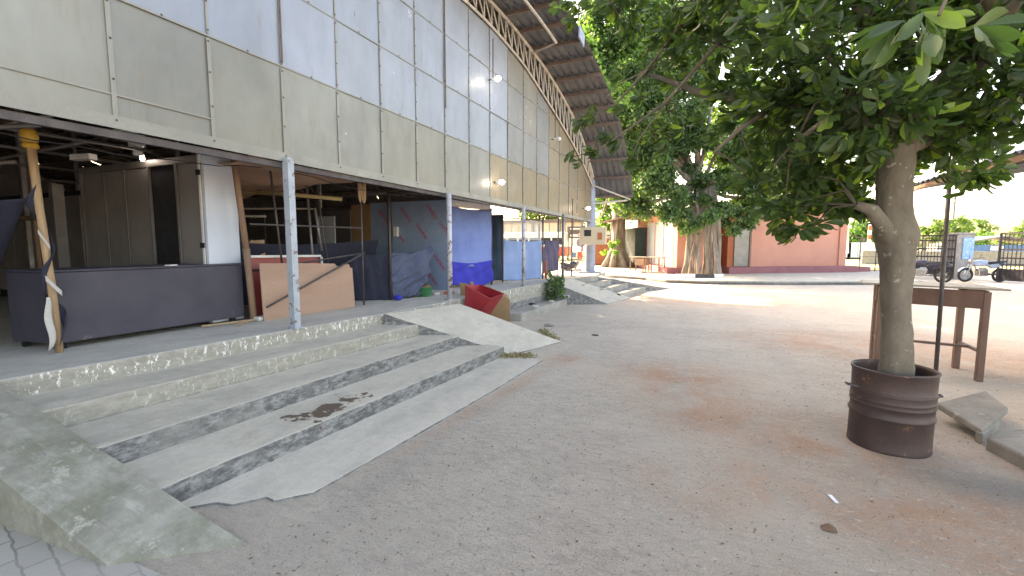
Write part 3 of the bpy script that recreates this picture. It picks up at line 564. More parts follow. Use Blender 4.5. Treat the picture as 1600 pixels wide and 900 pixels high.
# brown upright
tag(MB().tube([(-5.20, 3.97, .6), (-5.22, 3.93, 1.5)], .042, 8).tube([(-5.22, 3.93, 1.5), (-5.26, 3.86, 2.58)], .036, 8).build('wooden_post', 'brownpole', origin=(-5.2, 3.97, .6), smooth=True), 'dark brown rough post between the pale cabinet end and the red board', 'post')
tag(MB().tube([(-5.1, 3.9, .63), (-5.25, 3.35, .63)], .012, 6).tube([(-5.12, 3.86, .62), (-5.02, 3.6, .615)], .01, 6).build('timber_scrap', 'wood', origin=(-5.1, 3.7, .6)), 'thin timber offcuts at the foot of the brown rough post', 'offcut')
# red and plywood boards
rb = thing('red_board', (-5.28, 4.5, .6), 'red board with white metal trim standing behind the plywood sheet', 'board')
MB().prism([(-5.26, 4.02, .64), (-5.36, 5.25, .64), (-5.40, 5.25, 1.37), (-5.30, 4.0, 1.39)], (-.02, 0, 0)).build('panel', 'redb', rb)
MB().bar((-5.285, 3.99, 1.40), (-5.385, 5.26, 1.38), .03, .03).bar((-5.245, 4.0, .64), (-5.285, 3.99, 1.385), .03).bar((-5.37, 5.26, 1.365), (-5.36, 5.26, 1.25), .025).build('trim', 'whitem', rb)
tag(MB().cbox((-5.15, 4.1, .63), (.10, .30, .05), .1).build('white_tray', 'whitem', origin=(-5.15, 4.1, .61), bevel=.01), 'white plastic piece on the floor under the red board', 'tray')
def plyf(y, z): t = (y-4.0)/1.46; return (-5.06+.13*t-.02*(z-.6), y, z)
pb = MB(); edgep = [(4.0, .60), (5.46, .605), (5.44, 1.20), (5.405, 1.20), (5.38, 1.255), (5.27, 1.27), (5.24, 1.23), (5.15, 1.24), (5.12, 1.275), (4.6, 1.30), (3.99, 1.32)]
pb.prism([plyf(*p) for p in edgep], (-.014, 0, 0)); tag(pb.build('plywood_sheet', 'ply', origin=(-5, 4.7, .6)), 'brown plywood sheet with broken upper corner standing beside the blue-white post', 'plywood')
frame_run('thin dark tube frame with two crossing diagonals in front of the plywood sheet', [((-4.98, 3.98, .78), (-4.86, 5.62, 1.42), .014), ((-5.3, 4.05, 1.22), (-4.88, 5.64, 1.42), .013), ((-4.9, 5.62, 2.42), (-4.88, 5.60, .62), .014), ((-5.2, 3.98, 1.80), (-4.9, 5.6, 1.80), .013),
   ((-5.25, 4.35, 2.5), (-5.20, 4.42, 1.28), .014), ((-5.6, 5.45, 2.42), (-5.55, 5.6, 1.0), .014)], 'dark', loc=(-4.95, 4.8, 0))
frame_run('pale tube uprights standing inside the open stall', [((-5.7, 5.35, 2.45), (-5.7, 5.45, .62), .02), ((-5.5, 5.3, 2.1), (-5.48, 5.38, 1.45), .02)], 'greytube', loc=(-5.6, 5.4, 0))
for i, (a_, b_, l_) in enumerate((((-6.2, 4.9, 2.33), (-5.2, 5.55, 2.24), 'nearer and thicker'), ((-6.9, 4.6, 2.36), (-5.9, 5.3, 2.30), 'farther and thinner'))):
    tag(MB().tube([a_, b_], .030-.008*i, 8).build('bamboo_pole', pm('bamboo%d' % i, (.45, .36, .18)), origin=a_, smooth=True), 'yellow bamboo pole across the open stall, '+l_, 'bamboo pole', 'bamboo poles in the open stall')
tag(MB().prism([(-6.0, 4.55, 1.2), (-5.95, 4.78, 1.2), (-5.98, 4.80, 1.62), (-6.02, 4.56, 1.60)], (-.02, 0, 0)).bar((-6.0, 4.2, 1.25), (-5.98, 4.6, 1.6), .05).build('timber_offcut', 'wood', origin=(-6, 4.6, 1.2)), 'pale timber piece with a slanting batten above the red board', 'timber')
# brown ceiling cloth
tag(sheetm(lambda u, v: (-4.75-3.0*u, 3.7+1.95*v+.05*math.sin(7*u), 2.56-.32*u*(1-.4*v)-.10*math.sin(math.pi*v)*(.4+u)-.03*math.sin(16*u+6*v)), 30, 30).build('ceiling_cloth', 'brownt', origin=(-6, 4.6, 2.4), smooth=True, solid=.005), 'brown cloth ceiling sagging over the open stall', 'cloth')
tag(MB().grid(10, 10, lambda u, v: (-4.80+.02*math.sin(9*u), 5.45+.16*u, 2.46-.30*v*(.35+.65*abs(math.sin(5.5*u+.6))))).build('hanging_rag', 'wood', origin=(-4.8, 5.5, 2.3), smooth=True, solid=.01), 'knotted tan rag hanging from the end of the brown cloth ceiling', 'rag')
# rear partitions
pt = thing('rear_partition', (-9.5, 7.5, .6), 'dark grey partition across the back of the open stall', 'partition')
for i in range(7): MB().box(-13.5+i*.95, -12.58+i*.95, 8.6, 8.63, .62, 2.35).build('panel', 'door', pt)
MB().box(-13.6, -6.9, 8.57, 8.66, 2.35, 2.42).build('rail', 'frame', pt)
tag(MB().box(-7.85, -7.35, 7.6, 7.63, .62, 2.15).build('pale_door', 'whitep', origin=(-7.6, 7.6, .6), bevel=.005), 'pale blue door leaf beside the brown hardboard inside the stall', 'door')
tag(sheetm(lambda u, v: (-5.9-.3*v+.03*math.sin(20*u), 4.0+3.2*u, 1.60-.05*math.sin(4*u)-.9*v)).build('dark_cover', 'drape', origin=(-6, 5.5, .7), smooth=True, solid=.005), 'dark cloth screening the back of the stall behind the plywood sheet', 'cloth')
tag(MB().box(-8.9, -8.3, 5.2, 5.22, 1.72, 1.98).build('blue_screen', 'teal', origin=(-8.6, 5.2, 1.8)), 'small blue rectangular sign inside the open stall', 'sign')
for i, (x, y, sz, mt, l_) in enumerate(((-7.2, 6.4, .5, 'board', 'brown carton on the floor deep in the open stall'), (-7.9, 6.9, .6, 'drape', 'dark crate behind the brown carton in the open stall'), (-9.2, 6.2, .7, 'counter', 'charcoal cabinet block at the back of the open stall'))):
    tag(MB().cbox((x, y, .6+sz*.45), (sz, sz*.8, sz*.9), .3*i).build('storage_box', mt, origin=(x, y, .6), bevel=.01), l_, 'box')
for i, (a_, b_, l_) in enumerate((((-4.7, .9, 2.43), (-4.6, 3.7, 2.40), 'sagging under the sheets over the charcoal counter'), ((-4.6, 3.9, 2.44), (-4.4, 6.8, 2.36), 'sagging between the blue-white post and the next post'))):
    a_, b_ = Vector(a_), Vector(b_); tag(MB().tube([a_.lerp(b_, k/12)-V(0, 0, .10*math.sin(math.pi*k/12)+.012*math.sin(k*2.1)) for k in range(13)], .005, 5).build('cable', 'black', origin=tuple(a_)), 'thin black cable '+l_, 'cable')
# foil board wall with red print, hardboard
fo = thing('foil_wall', (-6, 8.1, .6), 'blue foil-faced board wall with diagonal red lettering', 'partition')
MB().box(-6.80, -4.88, 8.10, 8.14, .62, 2.50).build('board', 'foil', fo)
MB().box(-7.32, -6.80, 8.085, 8.13, .9, 2.42).build('hardboard', 'board', fo)
MB().box(-7.4, -4.8, 8.02, 8.095, 2.44, 2.52).box(-6.30, -6.24, 8.03, 8.095, 1.3, 2.44).build('rail', 'dark', fo)
tc_ = bpy.data.curves.new('lettering', 'FONT'); tc_.body = 'UNIDEXE'; tc_.size = .095; tc_.extrude = .0015; tc_.align_x = 'CENTER'; tmp = bpy.data.objects.new('tmp', tc_); COL.objects.link(tmp)
dg = bpy.context.evaluated_depsgraph_get(); tme = bpy.data.meshes.new_from_object(tmp.evaluated_get(dg)); bpy.data.objects.remove(tmp); tme.materials.clear(); tme.materials.append(M['redtext'])
for u, v in ((598, 340), (632, 337), (673, 332), (622, 369), (657, 363), (685, 411), (673, 435), (694, 360), (612, 400)):
    p = at(u, v, 8.095); o = bpy.data.objects.new('lettering', tme); COL.objects.link(o); o.parent = fo; o.location = Vector((p.x, 8.095, p.z))-fo.location
    o.rotation_euler = Matrix(((math.cos(-.9), -math.sin(-.9), 0), (0, 0, -1), (math.sin(-.9), math.cos(-.9), 0))).to_euler()
tag(MB().box(-6.16, -6.06, 8.03, 8.09, 1.72, 1.92).build('switch_box', 'white', origin=(-6.1, 8.06, 1.7), bevel=.005), 'small white switch box on the post of the foil wall', 'switch box')
frame_run('dark tube upright at the corner of the navy drape', [((-5.0, 6.42, .6), (-5.0, 6.42, 2.44), .022), ((-5.0, 6.42, 2.42), (-7.4, 6.6, 2.38), .02), ((-5.0, 6.42, 2.42), (-4.2, 6.85, 2.40), .018)], 'dark', loc=(-5, 6.42, 0))
tag(sheetm(lambda u, v: (-5.55+.52*u+wav(u, v), 6.02+.42*u, 1.37-.77*v+.01*math.sin(5*u))).build('navy_drape', 'drape', origin=(-5.3, 6.2, .6), smooth=True, solid=.005), 'dark navy drape hung around a low frame right of the plywood sheet', 'drape')
def tri(u, v):
    top = Vector((-5.03, 6.42, 1.40)).lerp(Vector((-4.72, 7.32, 1.52)), u); bot = Vector((-5.0, 6.45, .62)).lerp(Vector((-4.78, 6.98, .64)), u); top.z -= .05*math.sin(math.pi*u)
    p = top.lerp(bot, v); return (p.x+wav(u*1.2+v, v*2, 1.5)+.05*math.sin(3.1*v)*u, p.y, p.z)
tag(sheetm(tri, 30, 30).build('slate_tarp', 'tarp', origin=(-4.9, 6.8, .6), smooth=True, solid=.005), 'slate blue tarpaulin pulled to a point in front of the foil wall', 'tarpaulin')
bk = thing('basket', (-4.78, 7.12, .6), 'green plastic basket with dark contents in front of the foil wall', 'basket')
MB().lathe([(.10, 0), (.15, .17), (.16, .18), (.14, .165), (.09, .02)], (-4.78, 7.12, .6), 16, False).build('tub', 'basket', bk, smooth=True); MB().lathe([(.13, .16), (.10, .21), (.02, .23)], (-4.78, 7.12, .6), 9).build('contents', 'litter', bk)
bgm = MB().lathe([(.02, 0), (.07, .02), (.08, .05), (.04, .08), (.015, .10)], (-4.86, 6.42, .6), 9); tag(bgm.build('plastic_bag', 'bagblue', origin=(-4.86, 6.42, .6)), 'crumpled bright blue bag at the foot of the navy drape', 'bag')
for i, (x, y) in enumerate(((-4.72, 7.38), (-4.62, 7.6), (-4.50, 7.75))):
    tag(MB().cbox((x, y, .625), (.09, .16, .05), .4*i).build('loose_brick', 'orange' if i % 2 else 'slabw', origin=(x, y, .6), bevel=.008), ('pinkish brick beside the green basket', 'orange brick between two pale bricks by the foil wall', 'pale brick against the foot of the foil wall near the post')[i], 'brick', 'loose bricks along the foil wall')
# two-tone blue tarp
bt = thing('blue_tarpaulin', (-4.9, 9.3, .6), 'two-tone blue tarpaulin screen, pale above and vivid blue below', 'tarpaulin')
A_, B_ = Vector((-5.13, 8.62, 0)), Vector((-4.72, 9.82, 0))
MB().grid(26, 22, lambda u, v: A_.lerp(B_, u)+V(wav(u, v, .7), 0, 2.37-.04*math.sin(3*u)-(1.22+.06*math.sin(math.pi*u))*v)).build('upper_sheet', 'blue1', bt, smooth=True, solid=.004)
MB().grid(26, 16, lambda u, v: A_.lerp(B_, u)+V(.015+wav(u, v+1, 1.1), 0, 1.19-.06*math.sin(math.pi*u)-(.52-.0*u)*v+.03*math.sin(7*u)*v)).build('lower_sheet', 'blue2', bt, smooth=True, solid=.004)
tag(MB().grid(12, 3, lambda u, v: A_.lerp(B_, u)+V(-.02, 0, 2.52-.03*math.sin(3*u)-.15*v)).build('white_valance', 'white', origin=(-4.9, 9.2, 2.4), solid=.01), 'narrow white strip above the two-tone blue tarpaulin', 'strip')
frame_run('slim tubes framing the two-tone blue tarpaulin', [((-5.15, 8.6, .6), (-5.15, 8.6, 2.5), .02), ((-4.74, 9.86, .6), (-4.74, 9.86, 2.4), .02), ((-4.74, 9.9, 2.36), (-7, 9.9, 2.36), .02)], 'dark', loc=(-4.9, 9.3, 0))
# third stall: teal side, faded blue front, plastic window
s3 = thing('fabric_stall', (-4.6, 11, .6), 'stall wrapped in faded blue sheets with a clear plastic window', 'stall')
C_, D_, E_ = Vector((-5.9, 10.62, 0)), Vector((-4.78, 10.62, 0)), Vector((-4.22, 11.95, 0))
MB().grid(14, 14, lambda u, v: C_.lerp(D_, u)+V(0, wav(u, v), 2.30-1.66*v)).build('side_sheet', 'teal', s3, smooth=True, solid=.004)
MB().grid(26, 22, lambda u, v: D_.lerp(E_, u)+V(wav(u, v, .9), 0, 1.66-.03*math.sin(3*u)-(1.02)*v)).build('front_sheet', 'blue3', s3, smooth=True, solid=.004)
MB().grid(12, 8, lambda u, v: D_.lerp(E_, u)+V(wav(u*2, v, .8)-.01, 0, 2.20-.54*v)).build('plastic_window', 'plastic', s3, smooth=True)
MB().tube([(-4.78, 10.6, .6), (-4.78, 10.6, 2.3)], .022, 7).tube([(-4.20, 11.98, .6), (-4.2, 11.98, 2.3)], .022, 7).tube([(-4.78, 10.6, 2.22), (-4.2, 11.98, 2.2)], .016, 6).tube([(-4.35, 12.1, .6), (-4.35, 12.1, 2.35)], .03, 7).build('frame', 'dark', s3)
tag(MB().tube([(-4.13, 12.05, .62), (-4.13, 12.05, 1.1)], .035, 10).build('orange_pipe', 'orange', origin=(-4.13, 12.05, .6), smooth=True), 'short orange pipe between faded blue sheet and purple tarp', 'pipe')
tag(MB().grid(22, 20, lambda u, v: Vector((-4.28, 12.3, 0)).lerp(Vector((-4.14, 13.15, 0)), u)+V(wav(u*1.3, v, 1.6), 0, 1.66-(.94-.08*u)*v)).build('purple_tarpaulin', 'purple', origin=(-4.2, 12.8, .6), smooth=True, solid=.005), 'purple-grey tarpaulin hung at the far end of the stalls', 'tarpaulin')
frame_run('thin dark pole carrying the purple-grey tarpaulin', [((-4.14, 13.18, .6), (-4.14, 13.18, 2.6), .018)], 'dark', loc=(-4.14, 13.18, 0))
# deeper inside: a few plain stalls' back screens
for i, (x, y, w_, h_, mt, lb) in enumerate(((-13, 11.5, 3, 1.6, 'door', 'grey'), (-16, 6.5, 4, 1.7, 'drape', 'navy'), (-13.5, 1.5, 3, 1.5, 'counter', 'charcoal'), (-20, 2.5, 4, 1.8, 'frame', 'brown-grey'))):
    t = thing('stall_screen', (x, y, .6), 'dim %s stall screen deep inside the shed' % lb, 'stall', 'stalls deep in the shed')
    MB().box(x, x+.03, y-w_/2, y+w_/2, .7, .7+h_).build('screen', mt, t); MB().tube([(x+.05, y-w_/2, .6), (x+.05, y-w_/2, 2.5)], .025, 6).tube([(x+.05, y+w_/2, .6), (x+.05, y+w_/2, 2.5)], .025, 6).build('frame', 'dark', t)

# ------------------------------------------------------------------ red bin, hardboard, plant, bits
tag(MB().prism([(-4.20, 7.5, .25), (-3.44, 7.95, .03), (-3.44, 7.96, .50), (-3.52, 7.97, .60), (-3.77, 7.78, .75), (-4.28, 7.52, .84)], (-.02, .03, 0)).build('leaning_hardboard', 'board', origin=(-3.7, 7.5, 0)), 'brown hardboard sheet leaning behind the red bin', 'board')
rbn = thing('red_bin', (-3.8, 7.3, .2), 'broken red plastic bin lying open at the edge of the ramp', 'bin')
def lp(pts): return [tuple(p) for p in pts]
q0 = [at(727, 446, 7.0), at(766, 467, 7.1), at(745, 494, 7.08), at(727, 484, 7.02)]
q1 = [at(766, 467, 7.1), at(787, 459, 7.35), at(765, 492, 7.38), at(745, 494, 7.08)]
q2 = [at(750, 445, 7.38), at(787, 459, 7.40), at(770, 485, 7.43), at(752, 478, 7.4)]
q3 = [at(727, 446, 7.0), at(750, 445, 7.38), at(752, 478, 7.4), at(727, 484, 7.02)]
b_ = MB(); [b_.quad(*q) for q in (q0, q1, q3)]; b_.quad(*[q0[3], q0[2], q1[2], q2[3]]); b_.build('shell', 'crate', rbn, solid=.012, recalc=False)
MB().quad(*q2).build('back_panel', 'crate', rbn, solid=.012, recalc=False)
rim = MB(); pr_ = [q0[0], q0[1], q1[1], q2[0]]; [rim.tube([pr_[i], pr_[i+1]], .010, 6) for i in range(3)]; rim.build('rim', 'crate', rbn)
tag(MB().bar((-3.98, 7.5, .62), (-4.05, 7.55, .86), .06, .03).build('wooden_stake', 'brownpole', origin=(-4, 7.5, .6)), 'short wooden stake rising behind the leaning hardboard', 'stake')

# ------------------------------------------------------------------ leaves
def leaf_mesh(name, base, d, n, L, mat, parent=None, big=True, origin=(0, 0, 0), W=1.):
    base, d, n = map(np.asarray, (base, d, n)); d = d/np.linalg.norm(d, axis=1)[:, None]; s = np.cross(d, n); s /= np.linalg.norm(s, axis=1)[:, None]+1e-9; n = np.cross(s, d)
    if big:
        Lf = [(-.075*W, .20, .02), (-.16*W, .45, .035), (-.20*W, .70, .01), (-.13*W, .90, -.07)]; T = np.array([(0, 0, 0), (0, .3, -.01), (0, .6, -.03), (0, 1, -.16)]+Lf+[(-x_, y_, z_) for x_, y_, z_ in Lf])
        h = [(0, 1, 4), (4, 1, 5), (5, 1, 2), (5, 2, 6), (6, 2, 7), (7, 2, 3)]; Fc = h+[(a_ if a_ < 4 else a_+4, c_ if c_ < 4 else c_+4, b_ if b_ < 4 else b_+4) for a_, b_, c_ in h]
    else: T = np.array([(0, 0, 0), (-.32*W, .5, .06), (0, 1, -.1), (.32*W, .5, .06)]); Fc = [(0, 2, 1), (0, 3, 2)]
    L = np.asarray(L)[:, None, None]; P = base[:, None, :]+L*(T[None, :, 0:1]*s[:, None, :]+T[None, :, 1:2]*d[:, None, :]+T[None, :, 2:3]*n[:, None, :])
    nl, nv = P.shape[:2]; P = P.reshape(-1, 3)-np.array(origin); Fa = (np.array(Fc)[None]+(np.arange(nl)*nv)[:, None, None]).reshape(-1)
    me = bpy.data.meshes.new(name); me.vertices.add(len(P)); me.vertices.foreach_set('co', P.ravel().astype('f')); nf = len(Fa)//3
    me.loops.add(len(Fa)); me.loops.foreach_set('vertex_index', Fa.astype('i')); me.polygons.add(nf); me.polygons.foreach_set('loop_start', (np.arange(nf)*3).astype('i')); me.update(calc_edges=True); me.validate()
    me.materials.append(M[mat]); o = bpy.data.objects.new(name, me); COL.objects.link(o)
    if parent is not None: o.parent = parent
    else: o.location = origin
    return o
def rosettes(cs, axes, nper, L, rng, spread=(.5, 1.1)):
    B, D, Nn, Ls = [], [], [], []
    for c, a in zip(cs, axes):
        a = a/np.linalg.norm(a); u = np.cross(a, (.3, .5, .8)); u /= np.linalg.norm(u); w_ = np.cross(a, u); n = int(rng.integers(nper[0], nper[1]))
        for k in range(n):
            t = 2.4*k+rng.uniform(-.3, .3); sp_ = rng.uniform(*spread); r = u*math.cos(t)+w_*math.sin(t); d = a*math.cos(sp_)+r*math.sin(sp_)+np.array((0, 0, -.45)); B.append(c-a*rng.uniform(0, .10)); D.append(d); Nn.append(a*math.sin(sp_)-r*math.cos(sp_)+rng.normal(0, .25, 3)); Ls.append(rng.uniform(*L))
    return np.array(B), np.array(D), -np.array(Nn), np.array(Ls)

# ---- foreground tree growing out of the drum
fg = thing('broadleaf_tree', (1.33, 4.3, .5), 'large dark-leaved tree growing out of the rusty drum', 'tree')
trunk = MB()
def limb(pts, r): trunk.tube(pts, r, 12)
def knotty(pts, rad, rings=64, n=28, seed=2):
    from mathutils import noise as nz
    P_ = np.array(pts); t = np.linspace(0, len(pts)-1, rings); X = np.stack([np.interp(t, range(len(pts)), P_[:, k]) for k in range(3)], 1); Rr = np.interp(t, range(len(pts)), rad)
    for _ in range(3): X[1:-1] = (X[:-2]+X[1:-1]*2+X[2:])/4; Rr[1:-1] = (Rr[:-2]+2*Rr[1:-1]+Rr[2:])/4
    b = len(trunk.v)
    for i in range(rings):
        for k in range(n):
            q = 2*math.pi*k/n; d_ = V(math.cos(q), math.sin(q), 0); p = Vector(X[i]); f = nz.noise(V(d_.x*1.3, d_.y*1.3, p.z*3.2+seed))*.16+nz.noise(V(d_.x*4, d_.y*4, p.z*9))*.07+nz.noise(V(d_.x*10, d_.y*10, p.z*22))*.035
            trunk.v.append(tuple(p+d_*Rr[i]*(1+f)))
    for i in range(rings-1):
        for k in range(n): a0 = b+i*n+k; c0 = b+i*n+(k+1) % n; trunk.f.append((a0, c0, c0+n, a0+n))
knotty([(1.34, 4.33, .35), (1.335, 4.3, .62), (1.31, 4.3, 1.0), (1.30, 4.3, 1.25), (1.285, 4.3, 1.45), (1.275, 4.3, 1.62), (1.245, 4.3, 1.8), (1.235, 4.3, 2.0), (1.23, 4.32, 2.25), (1.25, 4.35, 2.5)], [.118, .102, .093, .094, .110, .128, .112, .108, .12, .095])
limbs = [([(1.29, 4.3, 1.50), (1.17, 4.22, 1.68), (1.08, 4.16, 1.80), (.98, 4.15, 1.84)], [.085, .06, .045, .03]),
 ([(1.23, 4.3, 2.15), (1.0, 4.4, 2.5), (.5, 4.6, 2.75), (-.1, 4.8, 2.95), (-.7, 5.0, 3.3)], [.09, .07, .05, .035, .015]),
 ([(1.24, 4.32, 2.3), (1.55, 4.2, 2.75), (1.8, 4.0, 3.4), (1.95, 3.8, 4.4)], [.11, .095, .075, .04]),
 ([(1.25, 4.35, 2.4), (1.1, 4.6, 3.2), (.8, 4.7, 4.2)], [.10, .07, .03]), ([(1.24, 4.3, 2.25), (1.7, 4.5, 2.45), (2.4, 4.6, 2.8), (3.1, 4.6, 3.2)], [.08, .06, .045, .02]),
 ([(1.55, 4.2, 2.75), (1.4, 3.4, 3.3), (1.2, 2.6, 3.6)], [.06, .04, .02]), ([(1.0, 4.4, 2.5), (.85, 4.1, 2.55), (.55, 4.0, 2.3)], [.035, .025, .012]), ([(.5, 4.6, 2.75), (.2, 4.3, 2.5), (.0, 4.2, 2.3)], [.03, .02, .01])]
for p, r in limbs: limb(p, r)
# long thin boughs reaching left towards the roof
sprout = [([at(1150, -40, 4.6), at(1085, 10, 4.7), at(1010, 110, 4.9), at(960, 165, 5.0), at(905, 190, 5.1)], [.022, .018, .013, .009, .005]), ([at(1190, -30, 4.5), at(1120, 70, 4.6), at(1040, 160, 4.8), at(985, 200, 4.9), at(935, 235, 5), at(895, 245, 5.05)], [.024, .02, .015, .011, .008, .005]), ([at(1040, 160, 4.8), at(1000, 215, 4.85), at(985, 250, 4.9)], [.009, .006, .004]), ([at(1010, 110, 4.9), at(970, 130, 4.95), at(925, 175, 5.0)], [.008, .006, .004]), ([at(1000, -20, 4.9), at(950, 5, 5), at(900, 15, 5.1)], [.012, .008, .005])]
for p, r in sprout: trunk.tube(p, r, 7)
rng = np.random.default_rng(11); lobes = [(1115, 45, 4.7, .50), (1185, 150, 4.7, .52), (1225, 270, 4.5, .42), (1245, 325, 4.3, .26), (1300, 110, 4.5, .85), (1320, 225, 4.6, .5), (1290, 305, 4.7, .3), (1305, 325, 4.8, .16), (1350, 318, 4.9, .14), (1420, 90, 4.3, .85), (1490, 190, 4.4, .42), (1545, 85, 4.1, .5), (1455, 215, 4.7, .36), (1060, 50, 5, .30), (990, 12, 5, .24), (1150, -130, 4.6, .8), (1400, -190, 4.4, 1.2), (1620, -80, 4.2, .8), (1700, 120, 3.9, .6), (1240, 25, 3.4, .30), (1360, 180, 3.8, .4), (1200, -40, 4.2, .6), (1520, 262, 4.9, .2), (1240, 200, 5.6, .4), (1380, 250, 5.4, .35), (1300, 30, 6, .45), (1480, 40, 5.5, .4)]
cs, ax = [], []
for u, v, y, r in lobes:
    c = np.array(at(u, v, y)); k = int(12+215*r**2.3)
    for _ in range(k):
        q = rng.normal(0, 1, 3); q /= np.linalg.norm(q); q = q*r*rng.uniform(.25, 1.08)**.6*np.array((1, 1, .85)); cs.append(c+q); ax.append(q/r+np.array((0, 0, .45))+rng.normal(0, .35, 3))
tips = [(905, 190), (895, 245), (985, 250), (925, 175), (900, 15), (940, 205), (925, 232), (960, 165), (960, 222), (1000, 215), (915, 8), (935, 2), (890, 30), (960, 10), (975, 30), (1010, 110), (1040, 160), (965, 120), (990, 250), (1030, 190), (985, 60), (1040, 120), (1000, 150), (1020, 60), (880, 8), (1060, 200), (1040, 230)]
for u, v in tips:
    for _ in range(2): c = np.array(at(u+rng.uniform(-8, 8), v+rng.uniform(-6, 6), 5.0)); cs.append(c); ax.append(np.array((-.8, .1, .25))+rng.normal(0, .4, 3))
for c, a_ in (((.60, 1.85, 2.16), (.1, -.3, -.9)), ((.67, 1.95, 2.25), (.5, 0, -.3)), ((.50, 1.9, 2.24), (-.5, 0, -.2)), ((.86, 2.05, 2.26), (.8, 0, 0))): cs.append(np.array(c)); ax.append(np.array(a_))
trunk.tube([(1.2, 2.6, 3.6), (.85, 2.2, 2.75), (.62, 1.88, 2.25)], [.02, .010, .005], 6)
# twigs to the nearest limb
nodes = [np.array(q) for p, r in limbs+sprout for q in p]; tw = MB()
nodesA = np.array(nodes)
for i in rng.choice(len(cs), min(520, len(cs)), replace=False):
    dd = np.linalg.norm(nodesA-cs[i], axis=1); j = int(dd.argmin())
    if dd[j] < .5: a0, b0 = Vector(nodesA[j]), Vector(cs[i]); m0 = a0.lerp(b0, .5)+V(rng.uniform(-.06, .06), rng.uniform(-.06, .06), .08); tw.tube([a0, m0, b0], [.010, .007, .003], 5, False)
trunk.build('trunk', 'bark', fg, smooth=True, recalc=True); tw.build('twigs', 'twig', fg)
lf = rosettes(cs, ax, (8, 13), (.085, .15), rng); leaf_mesh('crown', *lf, 'leafF', fg, True, (1.33, 4.3, .5), W=.88)

# the oil drum
dr = thing('oil_drum', (1.335, 4.34, 0), 'rusty brown cut-down oil drum holding the tree trunk', 'drum')
pf = [(.255, 0), (.259, .012), (.255, .024), (.255, .24), (.266, .255), (.266, .265), (.255, .28), (.255, .33), (.262, .34), (.262, .348), (.255, .36), (.262, .375), (.262, .383), (.255, .395), (.255, .42), (.263, .432), (.255, .445), (.257, .585), (.265, .598), (.265, .61), (.253, .612), (.247, .59), (.258, .40)]
md_ = MB().lathe(pf, (1.335, 4.34, 0), 56, False)
for i, v in enumerate(md_.v):   # slight dents, out of round
    t = math.atan2(v[1]-4.34, v[0]-1.335); s_ = 1+.014*math.cos(2*t+.4)+.008*math.sin(5*t+v[2]*6); md_.v[i] = (1.335+(v[0]-1.335)*s_, 4.34+(v[1]-4.34)*s_, v[2])
md_.build('shell', 'drum', dr, smooth=True)
MB().lathe([(.250, .40), (.2, .43), (.12, .45), (.001, .455)], (1.335, 4.34, 0), 24, False).build('soil', 'soil', dr, smooth=True)
for s_, z, yo in ((-1, .47, 4.22), (1, .40, 4.40)):
    x0 = 1.335+s_*.25
    MB().tube([(x0, yo-.025, z), (x0+s_*.07, yo-.025, z+.01), (x0+s_*.075, yo+.02, z+.012), (x0, yo+.035, z-.01)], .006, 6).build('handle', 'dark', dr)

# table behind
tb = thing('wooden_table', (2.4, 7.1, 0), 'tall reddish wooden table with plank top behind the drum', 'table')
TX = ((2.02, 7.17), (2.87, 6.80), (2.08, 7.55), (2.90, 7.42))
for x, y in TX: MB().box(x-.032, x+.032, y-.032, y+.032, 0, 1.02).build('leg', 'table', tb, bevel=.005)
MB().prism([(1.84, 7.18, 1.045), (3.02, 6.68, 1.045), (3.05, 7.55, 1.045), (1.93, 7.72, 1.045)], (0, 0, .022)).build('table_top', 'tabletop', tb, bevel=.004)
MB().bar((2.05, 7.13, .93), (2.84, 6.78, .93), .022, .20).bar((2.9, 6.85, .93), (2.93, 7.4, .93), .022, .20).bar((1.99, 7.2, .93), (2.06, 7.5, .93), .022, .20).build('apron', 'table', tb)
MB().bar((2.05, 7.35, .34), (2.89, 7.10, .34), .045, .03).bar((2.87, 6.84, .34), (2.9, 7.38, .34), .04, .03).bar((2.02, 7.2, .34), (2.08, 7.5, .34), .04, .03).build('stretcher', 'table', tb)
# canopy at right: pole, roof sheets
cp = thing('canopy', (2.43, 6.64, 0), 'corrugated lean-to canopy on a thin dark pole behind the table', 'canopy')
MB().tube([(2.43, 6.64, 0), (2.40, 6.64, 2.34)], .021, 8).build('pole', 'dark', cp, smooth=True)
MB().tube([(2.42, 6.64, 2.20), (2.62, 6.1, 2.30), (2.72, 5.9, 2.33)], .012, 6).build('strut', 'greytube', cp)
cr = MB(); ny = 110
for i in range(ny+1):
    y = 4.9+i*.038; h = .018*math.sin(i*math.pi/2)
    for X, z in ((2.36, 2.33), (4.2, 2.62), (6.2, 2.95)): cr.v.append((X+.02*(y-5), y, z+h))
for i in range(ny):
    for j in range(2): a = i*3+j; cr.f.append((a, a+1, a+4, a+3))
cr.build('roof_sheet', 'roof', cp, smooth=True, recalc=False)
MB().bar((2.40, 4.9, 2.28), (2.48, 9.1, 2.28), .04, .05).bar((4.2, 4.9, 2.56), (4.28, 9.1, 2.56), .04, .05).build('edge_beam', 'brownpole', cp)
MB().tube([(6.0, 5, 0), (6.0, 5, 2.9)], .03, 8).tube([(6.1, 9, 0), (6.1, 9, 2.9)], .03, 8).build('rear_pole', 'dark', cp)

